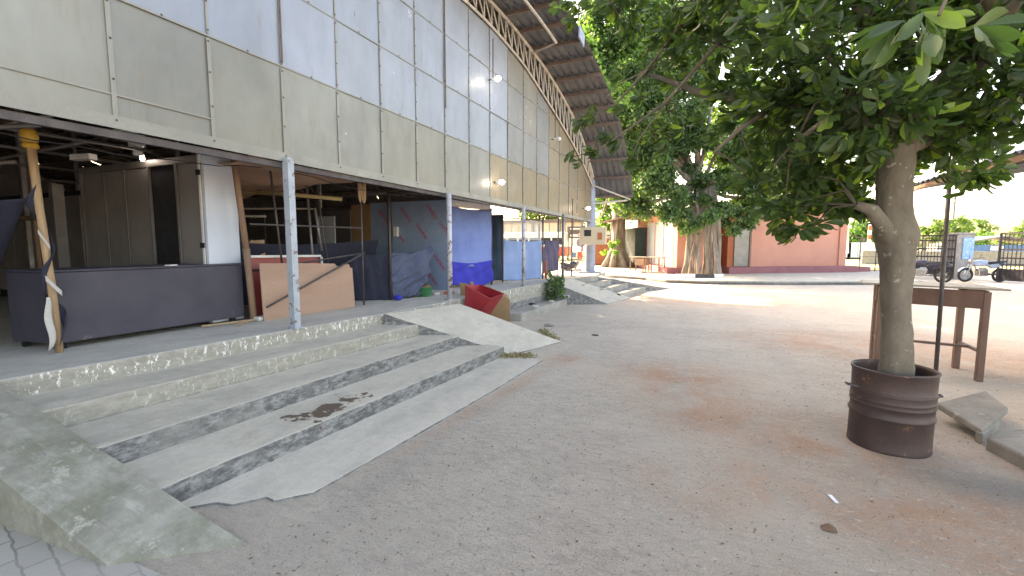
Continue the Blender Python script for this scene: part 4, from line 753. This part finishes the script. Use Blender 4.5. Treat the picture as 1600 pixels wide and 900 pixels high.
# broken slab and kerb, right
tag(MB().prism([(1.90, 5.13, .10), (2.00, 4.62, .06), (2.36, 5.10, .13), (2.40, 5.55, .15)], (0, 0, .055)).build('broken_slab', 'slabdark', origin=(2.1, 5.1, 0), bevel=.012), 'loose flat concrete slab lying beside the drum', 'slab')
tag(MB().prism([(1.98, 4.66, 0), (2.0, 4.60, 0), (2.32, 5.08, 0), (2.30, 5.14, 0)], (0, 0, .09)).build('slab_support', 'slabdark', origin=(2.1, 4.9, 0), bevel=.01), 'rough concrete lump propping up the loose slab', 'lump')
tag(MB().obox((1.98, 4.52, -.02), (.42, -1.9, 0), (.42, .12, 0), (0, 0, .12)).build('kerb_strip', 'slabdark', origin=(2.2, 4, 0), bevel=.02), 'concrete kerb strip running out of frame right of the drum', 'kerb')

# leafy plant on the ledge
def bushy(name, c, r, n, mat, label, cat, L=(.06, .1), group=None, squash=1.0, stems=6):
    t = thing(name, c, label, cat, group); rg = np.random.default_rng(int(abs(c[0]*100+c[1]*10))+3); q = rg.normal(0, 1, (n, 3)); q /= np.linalg.norm(q, axis=1)[:, None]
    q *= rg.uniform(.35, 1, (n, 1))**.5*r*(1+.35*np.sin(q[:, :1]*5+q[:, 2:]*4)); q[:, 2] *= squash; b = q+np.array((c[0], c[1], c[2]+r*squash)); d = q/r+rg.normal(0, .6, (n, 3)); nn = rg.normal(0, .5, (n, 3))+np.array((0, 0, 1))
    leaf_mesh('foliage', b, d, nn, rg.uniform(L[0], L[1], n), mat, t, False, c, 1.3); m = MB()
    for k in range(stems): e = Vector(c)+V(rg.uniform(-.5, .5)*r, rg.uniform(-.5, .5)*r, r*squash*1.4); m.tube([c, Vector(c).lerp(e, .5)+V(.02, 0, 0), e], [.012, .009, .004], 5)
    m.build('stem', 'twig', t); return t
bushy('leafy_plant', (-3.5, 10.9, .2), .26, 700, 'leafB', 'bushy green plant growing from the broken ledge', 'plant', (.05, .09), squash=1.15)

# ------------------------------------------------------------------ banyan and other trees
def tree(name, base, lobes, mat, label, L, dens, trunkpts, group=None, Wd=1.3, tm='root', seed=1):
    t = thing(name, base, label, 'tree', group); rg = np.random.default_rng(seed); Bs, Ds, Ns, Ls = [], [], [], []
    for c, r in lobes:
        n = int(dens*r**2.4); nc = max(6, int(9*r*r)); cc = rg.normal(0, 1, (nc, 3)); cc /= np.linalg.norm(cc, axis=1)[:, None]; cc *= r*rg.uniform(.35, 1, (nc, 1))**.5
        idx = rg.integers(0, nc, n); q = rg.normal(0, 1, (n, 3))*r*.14*np.array((1, 1, .75)); p = cc[idx]+q; Bs.append(p+np.array(c)); Ds.append(p/r*.5+rg.normal(0, .6, (n, 3))+np.array((0, 0, -.35))); Ns.append(rg.normal(0, .6, (n, 3))+np.array((0, 0, .8))+p/r*.4); Ls.append(rg.uniform(L[0], L[1], n))
    leaf_mesh('crown', np.concatenate(Bs), np.concatenate(Ds), np.concatenate(Ns), np.concatenate(Ls), mat, t, False, base, Wd)
    m = MB()
    for p, r in trunkpts: m.tube(p, r, 10)
    for c, r in lobes:
        a0 = Vector(trunkpts[0][0][-1]); c = Vector(c); m.tube([a0, a0.lerp(c, .5)+V(0, 0, -.2), c], [.16 if r > 1.4 else .08, .09, .03], 6)
    m.build('trunk', tm, t, smooth=True); return t
bb = V(-.35, 22.9, .1); lob = [(tuple(at(u, v, y)), r) for u, v, y, r in ((1000, 285, 22.3, 1.5), (975, 320, 22, .75), (1035, 320, 21.8, 1.2), (1090, 335, 22, 1.0), (1050, 250, 23, 1.4), (1010, 205, 23, 2.0), (1120, 300, 23, 1.3), (1150, 330, 23.5, 1.0), (1125, 225, 23.5, 1.2), (1050, 150, 23.5, 1.8), (985, 150, 24, 1.7), (1120, 120, 24, 1.3), (1000, 40, 25, 1.4), (1095, 50, 24.5, 1.8), (945, 100, 25.5, 1.5), (1180, 250, 24, 1.5), (1180, 310, 24.5, 1.1), (950, 30, 26, 1.8))]
tk = []
rg = random.Random(5)
for i in range(12):
    u = i/11; x = -.32+(u-.5)*1.4; y = 22.85+.45*math.sin(i*2.3); b0 = V(x*1.0+(u-.5)*.15, y, .1); r = rg.uniform(.05, .10)
    tk.append(([b0, V(x+rg.uniform(-.08, .08), y, .7), V(x*.97+rg.uniform(-.08, .08), 22.9, 1.7), V(-.35+(x+.35)*.9, 22.95, 2.9), V(-.3+(x+.35)*.5, 23, 4.2)], [r*1.35, r, r*.9, r, r*.8]))
tree('banyan_tree', bb, lob, 'leafB', 'banyan with bundled pale aerial roots standing on the pavement before the salmon building', (.11, .19), 2600, tk, seed=4)
ot = (-5.35, 29.8, 0)
lob = [(tuple(at(u, v, y)), r) for u, v, y, r in ((945, 330, 33, 1.3), (935, 300, 35, 1.6), (1000, 300, 34, 1.5), (960, 290, 36, 1.4), (970, 240, 34, 2.4), (940, 190, 38, 3), (1000, 190, 36, 3), (950, 395, 30.5, .4), (962, 385, 29.2, .45), (935, 355, 31.5, .7), (1000, 350, 31, .6))]+[((-7, 25, 10.5), 2.6), ((-4.5, 26.5, 12), 2.6), ((-8.5, 28.5, 11), 3), ((-3.2, 29, 13), 2.6), ((-10, 22.5, 11), 2.6), ((-5.4, 18.9, 7.8), 1.5), ((-3.6, 17.9, 6.9), .8), ((-7.2, 19.8, 9.0), 1.7), ((-9, 19, 10), 2.2)]  # nearest lobes, mostly hidden behind the shed roof, are added to shade the yard
tk = [([V(-5.35, 29.8, 4.2), V(-5.3, 29.8, 6.2), V(-5.2, 29.9, 8)], [.42, .36, .2]), ([V(-5.4, 29.8, 0), V(-5.4, 29.8, .5), V(-5.38, 29.8, 1.6), V(-5.35, 29.8, 4.2)], [.75, .55, .46, .42])]
for k in range(7): a_ = k*.9; tk.append(([V(-5.4+.95*math.cos(a_), 29.8+.8*math.sin(a_), 0), V(-5.4+.5*math.cos(a_), 29.8+.5*math.sin(a_), .7), V(-5.4, 29.8, 1.8)], [.22, .22, .2]))
tree('old_tree', ot, lob, 'leafL', 'old tree with flared grey base left of the dark shop', (.14, .26), 700, tk, seed=9)
for i, (u, v, y, r, sd, mt, lb) in enumerate(((1215, 240, 40, 4.2, 21, 'leafD', 'tree rising behind the salmon building'), (1350, 372, 75, 2.3, 24, 'leafL', 'pale green tree beyond the white cabinets'), (1400, 375, 80, 2.3, 25, 'leafL', 'pale green tree just left of the far gate leaf'), (1318, 368, 78, 2.6, 26, 'leafL', 'pale green tree touching the right end of the salmon building'), (1445, 372, 85, 2.6, 27, 'leafD', 'tree over the left gate leaf'), (1540, 378, 95, 2.5, 28, 'leafL', 'yellow-green tree behind the blue hut'), (1595, 376, 100, 2.6, 29, 'leafD', 'tree over the right gate leaf'), (1500, 374, 110, 2.8, 30, 'leafD', 'small tree behind the gate pillar'), (1640, 372, 95, 3, 31, 'leafD', 'tree at the far right edge'), (870, 330, 70, 4, 32, 'leafD', 'hazy tree beyond the cream shed'))):
    c = at(u, v, y); rr = random.Random(sd); g0 = V(c.x, c.y, 0)
    lob = [((c.x+rr.uniform(-1, 1)*r, c.y+rr.uniform(-1, 1)*r*.6, c.z+rr.uniform(-.5, .6)*r), r*rr.uniform(.45, .7)) for _ in range(6)]
    tree('background_tree', g0, lob, mt, lb, (.3, .55), 130, [([V(c.x, c.y, 0), V(c.x+.1, c.y, max(1, c.z*.5)), V(c.x, c.y, max(1.5, c.z))], [.3, .22, .12])], 'trees in the distance', seed=sd)

# ------------------------------------------------------------------ salmon building
E1 = V(.83, .56, 0).normalized(); E2 = V(-.36, .93, 0).normalized()
pk = thing('salmon_building', (3, 28, 0), 'low salmon and orange building with maroon plinth and shutters', 'building')
O = V(.93, 25.2, 0)
def blk(m, o, a, b, z0, z1): return m.obox(V(o.x, o.y, z0), a, b, (0, 0, z1-z0))
blk(MB(), O, E1*7.6, E2*8, 0, .42).build('plinth', 'plinth', pk, bevel=.02)
W0 = O+E1*.15+E2*.55; LW = 7.0
blk(MB(), W0+E1*1.25, E1*(LW-1.25), E2*5, .42, 3.3).build('wall', 'salmon', pk)
blk(MB(), W0+E2*.05, E1*1.24, E2*4.9, .42, 3.3).build('side_wall', 'orange', pk)
sh = MB(); [blk(sh, W0+E1*.36-E2*(.012*(k % 2))-E2*.0, E1*.82, E2*.04, .44+k*.1, .54+k*.1) for k in range(24)]; sh.build('shutter', 'shutter2', pk)
blk(MB(), W0+E1*(LW-.42)-E2*.07, E1*.44, E2*.3, .42, 3.3).build('pilaster', 'salmon', pk); blk(MB(), W0+E1*1.22-E2*.03, E1*.10, E2*.1, .42, 3.3).build('door_frame', 'brownpole', pk)
blk(MB(), W0-E1*.5-E2*.6, E1*(LW+.9), E2*6.2, 3.3, 3.46).build('roof', 'slabw', pk, bevel=.02)
tag(blk(MB(), W0+E1*(LW+.25)-E2*.2, E1*1.3, E2*.8, 0, .35).build('low_block', 'plinth', origin=tuple(W0+E1*8), bevel=.02), 'low maroon block beyond the right end of the salmon building', 'block')
# left block with shutters
lb = thing('shutter_shops', (-2.5, 26, 0), 'row of shops with pale shutters left of the banyan', 'building')
O2 = V(-1.9, 24.0, 0); E3 = V(-.36, .93, 0).normalized(); EX = V(.93, .36, 0)
blk(MB(), O2, EX*2.4, E3*9.3, 0, .40).build('plinth', 'plinth', lb, bevel=.02)
Q = O2+EX*.55+E3*.3
blk(MB(), Q, EX*1.8, E3*8.6, .40, 3.2).build('wall', 'salmon', lb)
for k in range(3):
    s_ = MB(); [blk(s_, Q+E3*(.55+k*1.75)-EX*(.03+.012*(j % 2)), EX*.03, E3*1.5, .42+j*.11, .53+j*.11) for j in range(22)]; s_.build('shutter', 'shutter', lb)
blk(MB(), Q-EX*.7-E3*.3, EX*2.6, E3*9.2, 3.2, 3.32).build('roof', 'slabw', lb)
ds = thing('dark_shop', (-4.9, 30.5, 0), 'dark green kiosk with brown lean-to roof beside the old tree', 'kiosk')
blk(MB(), V(-4.3, 29.7, 0), EX*1.3, E3*3, 0, 2.6).build('wall', 'darkgreen', ds); blk(MB(), V(-4.33, 30.0, 0), EX*-.05, E3*.5, 1.0, 2.0).build('poster_frame', 'white', ds)
rfm = MB(); rfm.prism([tuple(at(938, 347, 29)), tuple(at(1012, 328, 27)), tuple(at(1030, 330, 31)), tuple(at(960, 345, 33))], (0, 0, -.08)); rfm.build('roof', 'tile', ds)
rf2 = thing('brick_kiosk', (-7.3, 34, 0), 'small brick kiosk with dark roof behind the old tree', 'kiosk')
MB().box(-8.4, -6.2, 34.0, 35.5, 0, 2.0).build('wall', 'orangep', rf2); MB().prism([(-9, 33.4, 2.2), (-5.2, 33.4, 2.1), (-5.2, 35.8, 2.6), (-9, 35.8, 2.7)], (0, 0, .08)).build('roof', 'tile', rf2)
MB().box(-8.3, -8.2, 33.5, 33.6, 0, 2.15).box(-5.6, -5.5, 33.5, 33.6, 0, 2.1).build('post', 'greytube', rf2)
# stall bench in front of shops
for i, (x, y, w_, h_, lb_) in enumerate(((-3.45, 25.6, 1.0, .78, 'small wooden market table with a box under it before the shutters'), (-2.55, 24.7, .95, .80, 'second wooden market table, nearer the banyan'))):
    t = thing('market_table', (x, y, .1), lb_, 'table', 'market tables before the shutters'); MB().cbox((x, y, h_+.1), (w_, .6, .04), -.5).build('table_top', 'tabletop', t)
    for a_, b_ in ((-.42, -.25), (.42, -.25), (-.42, .25), (.42, .25)): R = Matrix.Rotation(-.5, 3, 'Z') @ V(a_*w_, b_, 0); MB().box(x+R.x-.03, x+R.x+.03, y+R.y-.03, y+R.y+.03, .1, h_+.08).build('leg', 'brownpole', t)
tag(MB().cbox((-3.3, 25.3, .62), (.6, .4, .34), -.5).build('wooden_box', 'brownpole', origin=(-3.3, 25.3, .4), bevel=.01), 'brown wooden box under the left market table', 'box')
tag(MB().cbox((-2.6, 23.75, .17), (1.3, .25, .07), -.5).cbox((-3.0, 23.9, .12), (.1, .2, .06), -.5).build('low_bench', 'greytube', origin=(-2.6, 23.75, .1)), 'low grey plank bench on the pavement before the market tables', 'bench')
# painted ring kerb at the banyan
for i in range(5):
    p = Vector((-1.27, 21.16, .1)).lerp(Vector((.62, 22.0, .1)), i/5); q = Vector((-1.27, 21.16, .1)).lerp(Vector((.62, 22.0, .1)), (i+.97)/5)
    tag(MB().obox(p, q-p, (-.04, .12, 0), (0, 0, .17)).build('kerb_block', 'white' if i in (0, 1, 4) else 'gate', origin=tuple(p), bevel=.012), ('leftmost white kerb block before the banyan roots', 'second kerb block from the left, white, before the banyan', 'dark kerb block next to the white pair before the banyan', 'dark kerb block near the right end of the banyan ring', 'white kerb block at the right end before the banyan roots')[i], 'kerb block', 'kerb blocks round the banyan')

# ------------------------------------------------------------------ beyond the shed: bus, cream shed, signs, tractor
bs = thing('bus', (-15, 43, 0), 'white and red bus parked beyond the shed', 'bus')
MB().box(-21.5, -12.8, 43, 45.4, .45, 1.30).build('lower_body', 'redp', bs, bevel=.05); MB().box(-21.5, -12.8, 43.02, 45.38, 1.30, 2.75).build('upper_body', 'white', bs, bevel=.08)
for k in range(7): MB().box(-21.2+k*1.18, -20.2+k*1.18, 42.985, 43.03, 1.55, 2.2).build('window', 'glassd', bs)
for x in (-19.6, -14.4): MB().lathe([(.05, -.12), (.36, -.12), (.45, -.08), (.45, .12), (.05, .12)], (x, 43.05, .45), 20, axis='Y').build('wheel', 'rubber', bs)
cs_ = thing('cream_shed', (-16, 48, 0), 'cream panelled shed behind the bus with dark beam', 'shed')
MB().box(-26, -12.4, 48, 48.1, 2.0, 4.0).build('panel_wall', 'cream', cs_); MB().box(-26, -9, 47.7, 48.3, 3.9, 4.25).build('beam', 'purlin', cs_)
for x in (-22, -18, -14.9, -12.4, -9.2): MB().box(x-.1, x+.1, 47.8, 48.0, 0, 3.9).build('post', 'greytube', cs_)
cq = MB(); [cq.box(-26+k*.9, -25.96+k*.9, 47.97, 47.995, 2.0, 4.0) for k in range(15)]; cq.build('seam', 'purlin', cs_)
sg = thing('notice_board', (-12.4, 41, 0), 'brown board with pale lettering strips beyond the thin posts', 'sign')
MB().box(-12.9, -10.8, 44.0, 44.1, 1.9, 3.3).build('board', 'purlin', sg); MB().box(-12.6, -11.2, 43.96, 43.995, 2.3, 2.55).box(-12.6, -11.0, 43.96, 43.995, 3.0, 3.12).build('strip', 'white', sg); MB().box(-12.9, -12.8, 44, 44.1, 0, 1.9).box(-10.9, -10.8, 44, 44.1, 0, 1.9).build('post', 'dark', sg)
bn = thing('banner', (-10.6, 39, 0), 'white hanging banner with purple round emblem and coloured panels beneath it', 'banner')
MB().box(-11.4, -9.2, 39.4, 39.43, 1.35, 2.1).box(-11.2, -9.2, 39.4, 39.43, .25, .95).build('cloth', 'white', bn)
em = MB()
for r_ in (.16, .26, .36): em.torus((-10.3, 39.39, 1.72), r_, .035, 'Y', 24, 5)
em.build('emblem', 'purplep', bn); MB().box(-11.1, -10.75, 39.375, 39.398, .42, .85).build('blue_panel', 'bluew', bn); MB().box(-10.6, -10.2, 39.375, 39.398, .30, .9).build('red_panel', 'redp', bn); MB().tube([(-11.4, 39.42, 0), (-11.4, 39.42, 2.15)], .03, 6).tube([(-9.2, 39.42, 0), (-9.2, 39.42, 2.15)], .03, 6).build('post', 'dark', bn)
s2_ = thing('shop_sign', (-8.6, 40, 0), 'grey-white shop sign on posts above the tractor', 'sign'); MB().box(-9.4, -7.6, 40, 40.06, 1.65, 2.25).build('board', 'slabw', s2_); MB().box(-9.2, -7.9, 39.97, 39.995, 1.9, 2.05).build('lettering', 'bluew', s2_); MB().box(-9.4, -9.3, 40, 40.06, 0, 1.65).box(-7.7, -7.6, 40, 40.06, 0, 1.65).build('post', 'dark', s2_)
tr = thing('tractor', (-6.6, 35.4, 0), 'orange and grey tractor parked behind the blue column', 'tractor')
for x, y, r_ in ((-7.15, 35.0, .62), (-7.15, 36.1, .62), (-5.6, 35.1, .38), (-5.6, 36.0, .38)):
    wl = MB().lathe([(r_*.5, -.12), (r_*.9, -.13), (r_, -.08), (r_, .08), (r_*.9, .13), (r_*.5, .12)], (x, y, r_), 24, True, 'Y').build('wheel', 'rubber', tr, smooth=False); MB().lathe([(.02, -.14), (r_*.5, -.135), (r_*.5, .135), (.02, .14)], (x, y, r_), 16, True, 'Y').build('rim', 'white', wl)
MB().box(-7.0, -5.2, 35.3, 35.8, .55, .95).box(-6.2, -5.1, 35.3, 35.8, .95, 1.25).build('engine_hood', 'orangep', tr, bevel=.05); MB().box(-7.2, -6.8, 35.3, 35.8, 1.0, 1.1).box(-7.3, -7.2, 35.3, 35.8, 1.0, 1.5).build('seat', 'seat', tr); MB().torus((-6.5, 35.55, 1.45), .18, .02, 'Y', 14, 5).tube([(-6.3, 35.55, 1.1), (-6.5, 35.55, 1.45)], .02, 6).tube([(-5.6, 35.5, 1.2), (-5.6, 35.5, 1.8)], .03, 6).build('steering_wheel', 'dark', tr)
# railing before the bus
frame_run('thin railing on the ground before the bus', [((-16, 38, .55), (-9, 38, .55), .02)]+[((-16+k, 38, 0), (-16+k, 38, .55), .018) for k in range(8)], 'greytube', loc=(-12, 38, 0), name='railing', cat='railing')

# ------------------------------------------------------------------ motorcycles
def bike(paint, loc, rz, label):
    t = thing('motorcycle', (0, 0, 0), label, 'motorcycle', 'motorcycles parked by the gate')
    for x in (-.62, .64):
        wl = MB().torus((x, 0, .29), .25, .045, 'Y', 24, 8).build('wheel', 'rubber', t, smooth=True); m = MB().lathe([(.03, -.05), (.03, .05)], (x, 0, .29), 10, True, 'Y')
        for k in range(8): a_ = k*math.pi/4; m.tube([(x, 0, .29), (x+.22*math.cos(a_), 0, .29+.22*math.sin(a_))], .008, 5)
        m.build('spokes', 'chrome', wl)
    MB().lathe([(.02, -.30), (.10, -.25), (.14, -.05), (.13, .15), (.06, .25), (.02, .27)], (.14, 0, .78), 14, True, 'X').build('tank', paint, t, smooth=True)
    MB().prism([(-.75, -.11, .82), (-.1, -.11, .74), (-.02, -.11, .80), (-.1, -.11, .84), (-.6, -.11, .88), (-.78, -.11, .90)], (0, .22, 0)).build('seat', 'seat', t, bevel=.03)
    MB().prism([(-.85, -.09, .72), (-.3, -.09, .55), (-.1, -.09, .72), (-.72, -.09, .82)], (0, .18, 0)).build('side_cover', paint, t, bevel=.03)
    MB().cbox((.06, 0, .40), (.34, .24, .30)).cbox((.02, 0, .55), (.2, .16, .12)).build('engine', 'chrome', t, bevel=.03)
    f = MB().tube([(-.62, 0, .29), (-.1, 0, .36), (.1, 0, .25), (.35, 0, .7)], .022, 6).tube([(-.62, .1, .29), (-.6, .1, .75)], .02, 6).tube([(-.62, -.1, .29), (-.6, -.1, .75)], .02, 6); f.build('frame', 'dark', t)
    MB().tube([(.64, -.07, .29), (.42, -.07, .92)], .02, 6).tube([(.64, .07, .29), (.42, .07, .92)], .02, 6).build('fork', 'chrome', t)
    MB().tube([(.28, -.36, 1.02), (.40, -.2, .98), (.40, .2, .98), (.28, .36, 1.02)], .014, 6).tube([(.36, .25, 1.0), (.34, .3, 1.16)], .008, 5).tube([(.36, -.25, 1.0), (.34, -.3, 1.16)], .008, 5).build('handlebar', 'dark', t)
    MB().lathe([(.03, -.10), (.085, -.02), (.09, .03), (.08, .04)], (.50, 0, .84), 14, True, 'X').build('headlight', 'chrome', t, smooth=True)
    MB().grid(8, 2, lambda u, v: (.64+.31*math.cos(.5+1.9*u), (v-.5)*.12, .29+.31*math.sin(.5+1.9*u))).build('mudguard', paint, t, solid=.008); MB().tube([(.1, -.14, .26), (-.7, -.16, .34)], [.025, .04], 8).build('exhaust', 'chrome', t, smooth=True)
    t.location = loc; t.rotation_euler = (0, 0, rz); return t
b1 = bike('bikeblack', (8.2, 24.3, 0), math.radians(150), 'dark motorcycle with its tail towards the left gate leaf')
dup(b1, (-4.75, 16.8, .0), math.radians(80), 'dark motorcycle half hidden behind the purple-grey tarpaulin')
b2 = bike('bikeblue', (10.45, 25.2, 0), math.radians(195), 'pale blue motorcycle between the gate pillar and the right gate leaf')

# ------------------------------------------------------------------ gate, pillar, posts, railway things
gp = thing('gate_pillar', (10.35, 26.5, 0), 'grey square gate pillar with a blue painted poster', 'pillar')
GD = V(.65, .28, 0); GN = V(-.16, .37, 0)*1.6
MB().obox((10.03, 26.39, 0), GD*1.02, GN, (0, 0, 2.0)).build('shaft', 'pillar', gp, bevel=.02); MB().obox((10.0, 26.35, 2.0), GD*1.12, GN*1.15, (0, 0, .07)).build('cap', 'pillar', gp)
MB().obox((10.22, 26.45, .9), GD*.66, V(.03, -.03, 0)*.3, (0, 0, .95)).build('poster', 'poster', gp)
def gateleaf(p, q, label, n, h=1.95):
    t = thing('gate_leaf', p, label, 'gate', 'black barred gate leaves'); p, q = Vector(p), Vector(q); f = MB()
    for z in (.12, .75, 1.0, 1.35, h-.22, h): f.bar(p+V(0, 0, z), q+V(0, 0, z), .05, .06)
    for e in (p, q): f.bar(e+V(0, 0, .05), e+V(0, 0, h), .07)
    f.build('frame', 'gate', t); b = MB()
    for k in range(1, n): e = p.lerp(q, k/n); b.bar(e+V(0, 0, .1), e+V(0, 0, h), .035, .02)
    b.build('bars', 'gate', t); m = MB(); m.obox(p+V(0, 0, .12), q-p, V(.01, .01, 0), (0, 0, .45)); m.build('kick_plate', 'gate', t)
gateleaf((8.95, 27.6, 0), (10.0, 26.5, 0), 'black barred gate leaf left of the grey pillar', 12)
gateleaf((10.95, 25.3, 0), (12.3, 22.6, 0), 'black barred gate leaf at the right edge of the photo', 20, 2.0)
for i, (u, l_) in enumerate(((1316, 'partly behind the salmon building'), (1340, 'in the middle'), (1373, 'beside the tree trunk'))):
    c = at((1313, 1340, 1374)[i], 400, 58); t = thing('relay_cabinet', (c.x, 58, 0), 'white trackside equipment cabinet, '+l_, 'cabinet', 'white trackside cabinets')
    w_ = .92; MB().box(c.x-w_, c.x+w_, 58, 59, .2, 1.75).build('body', 'graybox', t, bevel=.03); MB().box(c.x-.02, c.x+.02, 57.98, 57.999, .3, 1.65).build('door_gap', 'greytube', t); MB().box(c.x-w_*.9, c.x+w_*.9, 58.1, 58.9, 0, .2).build('base', 'dark', t)
c = at(1358, 375, 62); t = thing('striped_mast', (c.x, 62, 0), 'red and white banded mast behind the white cabinets', 'mast')
for k in range(6): MB().tube([(c.x, 62, 1.6+k*.5), (c.x, 62, 2.1+k*.5)], .17, 10).build('band', 'redp' if k % 2 else 'white', t)
MB().tube([(c.x, 62, 0), (c.x, 62, 1.6)], .12, 8).build('base', 'white', t)
tag(MB().tube([tuple(at(1324, 396, 45)*1), tuple(at(1324, 325, 45))], .10, 8).build('white_mast', 'white', origin=tuple(at(1324, 396, 45))), 'slim white mast beside the right end of the salmon building', 'mast')
frame_run('thin wire fence on slim posts right of the salmon building', [((7.4, 30, .15), (11, 33, .15), .02), ((7.4, 30, .9), (11, 33, .9), .012)]+[((7.4+k*.9, 30+k*.75, 0), (7.4+k*.9, 30+k*.75, 1.75), .025) for k in range(5)], 'dark', loc=(9, 31, 0), name='wire_fence', cat='fence')
for i, y in enumerate((44.0,)):
    tag(MB().box(11, 60, 44, 44.25, 0, .95).box(11, 60, 43.95, 44.3, .95, 1.05).build('boundary_wall', 'stone', origin=(30, 44, 0)), 'low stone boundary wall beyond the gate', 'wall')
hz = at(1536, 380, 62); ht = thing('blue_hut', (hz.x, 62, 0), 'blue-walled hut with shallow gable roof beyond the boundary wall', 'hut')
MB().box(hz.x-2.2, hz.x+3.5, 62, 66, 0, 1.5).build('wall', 'bluew', ht); MB().prism([(hz.x-2.8, 61.6, 1.55), (hz.x+1.6, 61.6, 2.45), (hz.x+4.2, 61.6, 1.8), (hz.x+4.2, 61.6, 1.68), (hz.x+1.6, 61.6, 2.32), (hz.x-2.8, 61.6, 1.43)], (0, 5, 0)).build('roof', 'greytube', ht); MB().box(hz.x+.6, hz.x+1.6, 61.95, 61.995, .95, 1.4).build('window', 'white', ht)
for i, (u, y, h_) in enumerate(((1486, 90, 9), (1390, 110, 9))):
    c = at(u, 383, y); t = thing('utility_pole', (c.x, y, 0), ('thin utility pole with crossarms above the gate pillar', 'thin utility pole left of the trunk')[i], 'pole', 'distant utility poles'); MB().tube([(c.x, y, 0), (c.x, y, h_)], [.14, .09], 7).build('shaft', 'dark', t); MB().bar((c.x-.8, y, h_-.6), (c.x+.8, y, h_-.6), .1).bar((c.x-.6, y, h_-1.3), (c.x+.6, y, h_-1.3), .1).build('crossarm', 'dark', t)

# ------------------------------------------------------------------ litter, grit, tufts
def scatter(name, n, xr, yr, size, mat, flat, seed, dens=None, lab=None):
    rg = np.random.default_rng(seed); m = MB(); k = 0; zb = .004
    while k < n:
        x, y = rg.uniform(*xr), yr[0]+(yr[1]-yr[0])*rg.random()**1.6
        if x < -2.0+.03*(y-4) or (x < -1.0 and y < .6): continue
        if (x-1.345)**2+(y-4.3)**2 < .09: continue
        s = rg.uniform(*size)*(1 if rg.random() < .9 else 1.8); a_ = rg.uniform(0, 6.28); ca, sa = math.cos(a_)*s, math.sin(a_)*s; b = len(m.v)
        if flat: m.v += [(x-ca, y-sa, zb), (x-sa*.3, y+ca*.3, zb+s*.18), (x+ca, y+sa, zb+s*.1), (x+sa*.3, y-ca*.3, zb)]; m.f += [(b, b+1, b+2), (b, b+2, b+3)]
        else: m.v += [(x-ca, y-sa, 0), (x-sa*.8, y+ca*.8, 0), (x+ca, y+sa, 0), (x+sa*.7, y-ca*.7, 0), (x+ca*.2, y, s*.8)]; m.f += [(b, b+1, b+4), (b+1, b+2, b+4), (b+2, b+3, b+4), (b+3, b, b+4)]
        k += 1
    o = m.build(name, mat, recalc=False); kind(o, 'stuff'); o['label'] = lab; o['category'] = 'litter'; return o
scatter('gravel', 9000, (-2.2, 4.5), (1.2, 13), (.002, .006), 'pebble', False, 1, lab='fine grit scattered over the dusty yard')
scatter('leaf_litter', 11000, (-2.2, 4.5), (1.2, 14), (.003, .010), 'litter', True, 2, lab='dry leaf scraps scattered over the dusty yard')
tag(MB().cbox((.75, 3.23, .006), (.022, .085, .004), .25, .05).build('paper_scrap', 'paper', origin=(.75, 3.23, 0)), 'small white paper strip lying on the yard', 'paper')
tag(MB().grid(4, 3, lambda u, v: (.62+.07*u, 2.84+.045*v, .006+.02*math.sin(3*u)*v)).build('dead_leaf', 'litter', origin=(.65, 2.85, 0), solid=.002), 'curled dark dead leaf near the bottom right of the yard', 'leaf')
def rock(c, s, mat, label, cat='stone', seed=0, sq=.5):
    bm = bmesh.new(); bmesh.ops.create_icosphere(bm, subdivisions=2, radius=1); rg = random.Random(seed)
    for v in bm.verts: v.co = V(v.co.x*s[0], v.co.y*s[1], v.co.z*s[2])*rg.uniform(.8, 1.1)+V(0, 0, s[2]*.6)
    me = bpy.data.meshes.new('stone'); bm.to_mesh(me); bm.free(); me.materials.append(M[mat]); o = bpy.data.objects.new('stone', me); COL.objects.link(o); o.location = c; return tag(o, label, cat)
rock((-2.76, 8.23, 0), (.11, .05, .035), 'stone', 'flat grey stone lying past the foot of the near ramp', seed=1)
rock((-1.75, 7.72, 0), (.07, .05, .012), 'gate', 'flat dark scrap on the yard near the middle of the photo', 'scrap', seed=2)
for i, (x, y, s, l_) in enumerate(((-3.40, 9.2, .07, 'nearest the leaning hardboard'), (-3.36, 10.2, .06, 'in the middle of the ledge'), (-3.32, 11.25, .09, 'right beside the leafy plant'), (-3.62, 9.6, .06, 'darkest, against the platform wall'))):
    rock((x, y, .2), (s*1.4, s, s*.6), 'gate' if i == 3 else 'slabw', 'rubble lump on the broken ledge, '+l_, 'rubble', seed=5+i)
rock((-2.83, 2.23, .0), (.03, .05, .02), 'litter', 'brown dry leaf clump on the apron below the lowest riser', 'leaf', seed=12)
def tuft(name, pts, n, seed, label):
    rg = np.random.default_rng(seed); B = []; 
    for _ in range(n): i = rg.integers(0, len(pts)-1); t = rg.random(); p = np.array(pts[i])*(1-t)+np.array(pts[i+1])*t; B.append(p+rg.normal(0, .05, 3)*np.array((1, 1, 0)))
    B = np.array(B); D = rg.normal(0, .6, (n, 3))+np.array((0, 0, .7)); D[:, 2] = abs(D[:, 2]); o = leaf_mesh(name, B, D, rg.normal(0, 1, (n, 3)), rg.uniform(.03, .07, n), 'drygrass', None, False, tuple(pts[0]), .4); kind(o, 'stuff'); o['label'] = label; o['category'] = 'grass'
tuft('dry_grass', [(-2.6, 5.62, .02), (-2.35, 5.78, .02), (-2.2, 5.80, .01)], 420, 1, 'dry grass tuft at the corner of the near staircase apron')
tuft('dry_grass', [(-2.72, 7.75, .01), (-2.45, 7.3, .01), (-2.25, 7.0, .01)], 420, 2, 'dry grass tuft along the outer foot of the near ramp')
